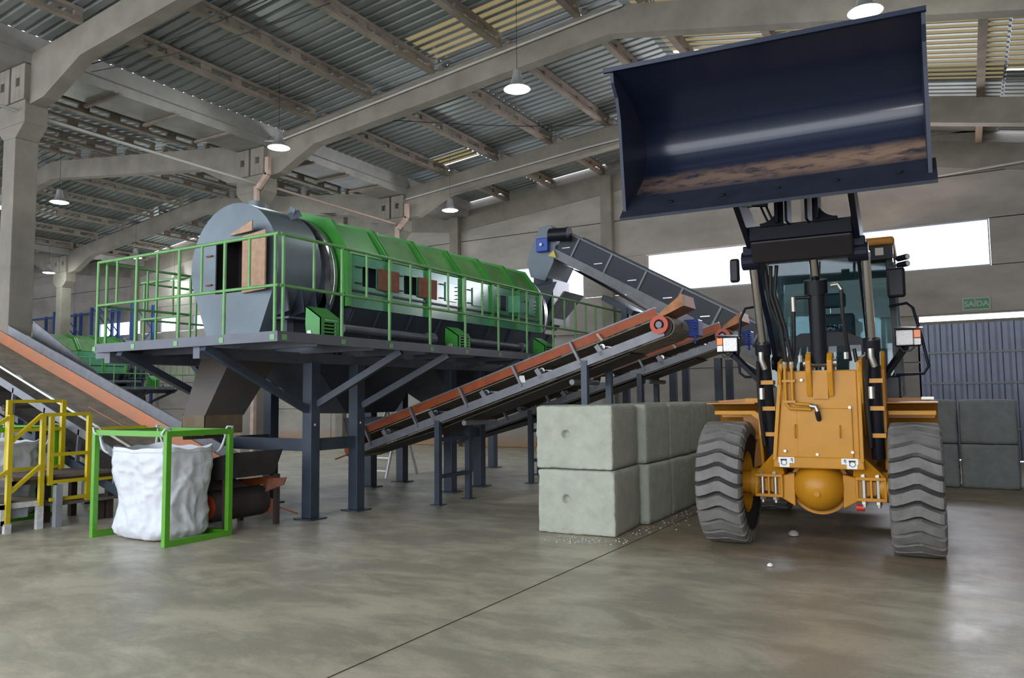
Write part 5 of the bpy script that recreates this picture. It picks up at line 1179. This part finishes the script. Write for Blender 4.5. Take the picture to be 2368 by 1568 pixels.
# crumbs around the first block
b = MB(); rnd = random.Random(3)
for i in range(150):
    x = rnd.uniform(-4.3, -3.1); y = rnd.uniform(7.9, 8.35) if x < -3.6 else rnd.uniform(7.95, 11.0); 
    if x > -3.6: x = -3.58 + abs(rnd.gauss(0, .18))
    s = rnd.uniform(.004, .012); b.box(x, x + s * 1.5, y, y + s, 0, s)
o = b.build('concrete_crumbs', mat('crumb', (.4, .38, .34), .9), stuff=True); tag(o, 'small pale crumbs of concrete on the floor along the block row', 'debris', kind='stuff')
def stone(x, y, r, label, m):
    b = MB(); b.lathe([(0, 0), (r, r * .25), (r * .95, r * .8), (r * .5, r * 1.25), (0, r * 1.3)], (x, y, 0), (0, 0, 1), 9)
    for v in b.v: v += Vector((mnoise.noise(v * 31), mnoise.noise(v * 37), 0)) * r * .25
    o = b.build('stone', m, smooth=50); tag(recenter(o), label, 'stone')
CR = mat('chip_grey', (.42, .40, .36), .9, bump=.4)
stone(-1.83, 9.5, .055, 'grey lump of concrete on the floor between the front wheels', CR)
stone(-1.72, 7.75, .028, 'small white chip on the floor before the loader', mat('chip_white', (.75, .72, .66), .9))
stone(-1.0, 3.55, .010, 'tiny pale chip on the open floor in the foreground', CR)

# ------------------------------------------------------------------ bag frames and bags
def bag_frame(dx, dy, label):
    X0, X1, Y0, Y1, H, t = -9.27 + dx, -7.88 + dx, 5.60 + dy, 6.46 + dy, 1.30, .065; h = t / 2
    f = thing('bag_frame', label, 'frame', ((X0 + X1) / 2, (Y0 + Y1) / 2, 0), 'green steel bag frames')
    for x in (X0, X1):
        for y in (Y0, Y1):
            b = MB(); b.box(x - h, x + h, y - h, y + h, 0, H); b.build('post', GFRAME, f, bevel=.004)
    for p, q in (((X0 + h, Y0), (X1 - h, Y0)), ((X0 + h, Y1), (X1 - h, Y1)), ((X0, Y0 + h), (X0, Y1 - h)), ((X1, Y0 + h), (X1, Y1 - h))):
        b = MB(); b.box(min(p[0], q[0]) - (h if p[0] == q[0] else 0), max(p[0], q[0]) + (h if p[0] == q[0] else 0), min(p[1], q[1]) - (h if p[1] == q[1] else 0), max(p[1], q[1]) + (h if p[1] == q[1] else 0), H - t, H); b.build('top_rail', GFRAME, f, bevel=.003)
        if p[1] == q[1] == Y0: continue
        b = MB(); b.box(min(p[0], q[0]) - (h if p[0] == q[0] else 0), max(p[0], q[0]) + (h if p[0] == q[0] else 0), min(p[1], q[1]) - (h if p[1] == q[1] else 0), max(p[1], q[1]) + (h if p[1] == q[1] else 0), 0, t); b.build('bottom_rail', GFRAME, f, bevel=.003)
    return X0, X1, Y0, Y1
def bag(X0, X1, Y0, Y1, label, seed):
    cx, cy = (X0 + X1) / 2, (Y0 + Y1) / 2
    t = thing('bulk_bag', label, 'bag', (cx, cy, .01), 'white woven bulk bags hung in green frames')
    def ring(u, v):   # u around, v up
        a = 2 * PI * u; hx, hy = .60, .385
        z = .02 + 1.08 * v
        n_ = 3.6; ca, sa = math.cos(a), math.sin(a); k = (abs(ca) ** n_ + abs(sa) ** n_) ** (-1 / n_)
        fac = .93 + .08 * v - .03 * math.sin(v * PI) + .025 * math.sin(v * 8 + seed) + (-.16 * (1 - v / .12) ** 2 if v < .12 else 0) + (.02 * (v - .8) / .2 if v > .8 else 0)
        x = hx * k * ca * fac; y = hy * k * sa * fac
        cor = max(0, abs(math.sin(2 * a)) - .35)
        if v > .9: z += (v - .9) / .1 * (.10 * cor ** 3 - .02 + .010 * math.sin(9 * a))
        w = Vector((x * 1.0 + seed, y * 1.0, z * 1.0))
        def rg(s): return 1 - abs(mnoise.noise(w * s + Vector((seed * 7, 0, s)))) * 2
        w2 = Vector((w.x, w.y, w.z * .22)); ver = 1 - abs(mnoise.noise(w2 * 6.5)) * 2
        wr = .024 * rg(2.6) + .016 * rg(5.5) + .010 * rg(9) + .030 * ver * (1 - .6 * v); wr *= 1 if v < .85 else 1 - (v - .85) / .15 * .6
        d = Vector((ca * hy, sa * hx, 0)).normalized(); p = Vector((x, y, z)) + d * (wr - .025)
        return Vector((cx, cy, 0)) + p
    nu, nv = 150, 90; b = MB(); vs_ = [ring(i / nu, j / nv) for j in range(nv + 1) for i in range(nu)]
    fs = [(j * nu + i, j * nu + (i + 1) % nu, (j + 1) * nu + (i + 1) % nu, (j + 1) * nu + i) for j in range(nv) for i in range(nu)]
    # inner fold going down inside and a bottom
    k = len(vs_); top = vs_[nv * nu:]
    vs_ += [Vector((cx + (p.x - cx) * .84, cy + (p.y - cy) * .80, p.z - .3)) for p in top]; fs += [(nv * nu + i, nv * nu + (i + 1) % nu, k + (i + 1) % nu, k + i) for i in range(nu)]
    fs.append(tuple(range(nu - 1, -1, -1))); b.add(vs_, fs); body = b.build('bag_body', BAGM, t, smooth=80)
    sf = [p + (p - Vector((cx, cy, p.z))).normalized() * .004 for p in [ring(i / nu, .955) for i in range(nu)]]
    b = MB(); b.tube(sf, .006, 5, closed=True); b.build('hem_seam', BAGM, body, smooth=80)
    for sx, sy in ((-1, -1), (1, -1), (1, 1), (-1, 1)):
        tx, ty = (X0 if sx < 0 else X1) , (Y0 if sy < 0 else Y1); bx, by = cx + sx * .56, cy + sy * .36
        for o in (-.022, .022):
            b = MB(); pts = []
            for i in range(9):
                s = i / 8; pts.append((bx + (tx - sx * .03 - bx) * s + sy * o * math.sin(PI * s) * 1.2, by + (ty - sy * .03 - by) * s - sx * o * math.sin(PI * s) * 1.2, 1.02 + (1.24 - 1.02) * s - .05 * math.sin(PI * s)))
            b.tube(pts, .015, 6); b.build('lifting_loop', BAGM, t, smooth=80)
        b = MB(); b.tube([(tx - sx * .055, ty - sy * .04, 1.22), (tx - sx * .04, ty + sy * .05, 1.27), (tx, ty + sy * .04, 1.325), (tx, ty - sy * .04, 1.325), (tx - sx * .05, ty - sy * .05, 1.24)], .014, 6); b.build('loop_knot', BAGM, t, smooth=80)
e = bag_frame(0, 0, 'bright green box-section frame holding the white bulk bag, nearest'); bag(*e, 'white woven bulk bag hanging in the nearest green frame', 1.3)
e = bag_frame(-3.62, -.12, 'bright green frame at the left edge behind the yellow steps'); bag(*e, 'white woven bulk bag behind the yellow railed steps at the left edge', 4.1)

# ------------------------------------------------------------------ yellow-railed steps
S = thing('step_platform', 'small brown-planked work steps with yellow square-tube railings', 'work platform', (-10.9, 5.9, 0))
def bar(pts, name, m, w=.045, parent=S):
    b = MB()
    for p, q in zip(pts, pts[1:]): b.beam(p, q, w, w)
    return b.build(name, m, parent)
FX, BX = -10.5, -11.4
for y, z0, z1 in ((5.22, .06, 1.49), (5.62, .30, 1.48), (5.73, .55, 1.47), (6.24, .30, 1.47)): bar([(FX, y, z0), (FX, y, z1)], 'rail_post', YRAIL, .055)
bar([(FX, 5.22, 1.13), (FX, 5.60, 1.48), (FX, 6.24, 1.48)], 'handrail', YRAIL); bar([(FX, 5.22, .49), (FX, 5.62, .83)], 'sloping_rail', YRAIL)
bar([(FX - .0, 5.2, 1.46), (FX, 4.9, 1.26)], 'sloping_rail', YRAIL); bar([(FX, 5.2, .78), (FX, 4.9, .58)], 'sloping_rail', YRAIL)
for z, y1 in ((.95, 6.24), (.59, 6.24), (.36, 6.24)): bar([(FX + .01, 5.73, z), (FX + .01, y1, z)], 'toe_rail', YRAIL, .045)
bar([(FX - .02, 6.26, 1.27), (FX - .02, 7.1, 1.27)], 'side_rail', YRAIL, .04); bar([(FX - .02, 6.3, .57), (FX - .02, 6.7, .57)], 'side_rail', YRAIL, .04); bar([(FX - .02, 7.1, 1.27), (FX - .02, 7.1, .55)], 'rail_post', YRAIL, .05)
for y in (5.64, 6.38): bar([(BX, y, .68), (BX, y, 1.68)], 'rail_post', YRAIL, .06)
for z in (1.66, 1.26, .72): bar([(BX, 5.66, z), (BX, 6.36, z)], 'back_rail', YRAIL, .045)
b = MB(); b.box(BX, FX - .05, 5.3, 6.66, .64, .68); b.build('upper_deck', WOODT, S)
b = MB(); b.box(-10.95, FX + .0, 5.78, 6.75, .27, .31); b.build('lower_deck', WOODT, S)
b = MB(); b.box(-11.3, FX - .05, 4.9, 5.6, .36, .4); b.build('step_tread', WOODT, S)
b = MB(); b.box(-11.3, FX - .05, 4.6, 5.1, .14, .17); b.build('step_tread', WOODT, S)
b = MB(); b.box(FX - .04, FX - .01, 4.6, 5.2, .10, .16); b.box(FX - .04, FX - .01, 5.15, 5.22, .10, .36); b.box(FX - .04, FX - .01, 5.15, 5.62, .30, .37); b.build('white_stringer', WHITEP, S)
b = MB(); b.box(FX - .05, FX + .01, 5.58, 5.66, 0, .3); b.build('white_foot', WHITEP, S)
b = MB(); b.box(FX - .03, FX + .03, 5.18, 5.26, 0, .12); b.build('white_foot', WHITEP, S)
b = MB(); b.box(-11.2, FX - .06, 4.95, 5.5, .17, .36); b.build('stair_panel', GREYP, S)
for x, y, z, m in ((FX + .04, 5.82, .55, GREYP), (FX - .12, 6.5, .27, BROWN), (-11.3, 6.5, .64, BROWN), (-10.98, 5.95, .64, BROWN), (-10.9, 6.62, .27, BROWN), (FX - .1, 6.62, .64, BROWN), (-11.3, 5.4, .64, BROWN)):
    bar([(x, y, 0), (x, y, z)], 'leg', m, .085)
b = MB(); b.box(BX, FX - .05, 5.3, 5.34, .56, .64); b.box(FX - .09, FX - .05, 5.3, 6.66, .58, .64); b.build('deck_edge', BROWN, S)

# ------------------------------------------------------------------ ladder, tools, racks, sign
T = thing('step_ladder', 'aluminium step ladder standing open behind the platform legs', 'ladder', (-10.6, 12.95, 0))
lx, ly = -10.85, 12.95
for sx in (0, .45):
    b = MB(); b.beam((lx + sx + .0, ly - .5, 0), (lx + .5 * 0 + sx * .8 + .05, ly, 1.45), .03, .06); b.build('front_stile', ALU, T); b = MB(); b.beam((lx + sx, ly + .55, 0), (lx + sx * .8 + .05, ly, 1.45), .03, .05); b.build('rear_stile', ALU, T)
for k in range(5):
    s = (k + .6) / 5.6; b = MB(); b.box(lx + .01 + .05 * s, lx + .44, ly - .5 * (1 - s) - .04, ly - .5 * (1 - s) + .04, 1.45 * s - .012, 1.45 * s + .012); b.build('tread', ALU, T)
T.rotation_euler = (0, 0, 0)
# blue pallet racking against the far wall: each bay a thing
for i, x in enumerate((-40.6, -37.5, -34.4)):
    rk = thing('pallet_rack', '%s bay of tall blue pallet racking by the far left wall' % ['farthest left', 'middle', 'rightmost'][i], 'pallet rack', (x, 21.2, 0), 'blue pallet racks along the far wall')
    for dx in (0, 2.6):
        for dy in (-.5, .5):
            b = MB(); b.box(x + dx - .06, x + dx + .06, 21.2 + dy - .05, 21.2 + dy + .05, 0, 6.0); b.build('upright', BLUER, rk)
        for k in range(5):
            b = MB(); z = .3 + k * 1.15; p, q = ((x + dx, 20.72, z), (x + dx, 21.68, z + 1.1)); p, q = (p, q) if k % 2 else ((p[0], q[1], p[2]), (q[0], p[1], q[2])); b.beam(p, q, .04, .04); b.build('lattice_bar', BLUER, rk)
    for z in (1.6, 3.2, 4.1, 5.7):
        b = MB(); b.box(x + .06, x + 2.54, 20.68, 20.73, z, z + .07); b.build('load_beam', BLUER, rk)
t = thing('storage_box', 'white box with a red band beside the far conveyor, small', 'box', (-24.6, 15.2, 0)); 
b = MB(); b.box(-24.8, -24.4, 15.0, 15.4, 0, 2.1); b.build('box_body', mat('crate_white', (.4, .38, .4), .6), t); b = MB(); b.box(-24.81, -24.39, 14.99, 15.41, 1.98, 2.11); b.build('red_band', RED, t)
b = MB(); b.box(-.02, .54, YB - .04, YB - .001, 3.68, 3.99)
sg = thing('exit_sign', 'small green exit sign with pale letters above the gate', 'sign', (.265, YB, 3.68))
b = MB(); b.box(-.03, .56, YB - .03, YB - .001, 3.67, 3.98); b.build('sign_frame', SIGNW, sg); b = MB(); b.box(0, .53, YB - .034, YB - .028, 3.70, 3.95); b.build('sign_panel', SIGNG, sg)
try:
    cu = bpy.data.curves.new('sign_lettering', 'FONT'); cu.body = 'SA\u00cdDA'; cu.size = .185; cu.align_x = 'CENTER'; cu.extrude = .003; cu.offset = .006
    to = bpy.data.objects.new('tmp', cu); COL.objects.link(to); dg = bpy.context.evaluated_depsgraph_get(); me = bpy.data.meshes.new_from_object(to.evaluated_get(dg)); bpy.data.objects.remove(to)
    lo = bpy.data.objects.new('sign_lettering', me); COL.objects.link(lo); lo.parent = sg; me.materials.clear(); me.materials.append(SIGNW)
    lo.location = (0, -.038, .085); lo.rotation_euler = (PI / 2, 0, 0)
except Exception as ex: print('text', ex)
for o in list(bpy.data.objects):
    if o.type == 'MESH' and not o.data.vertices: bpy.data.objects.remove(o)
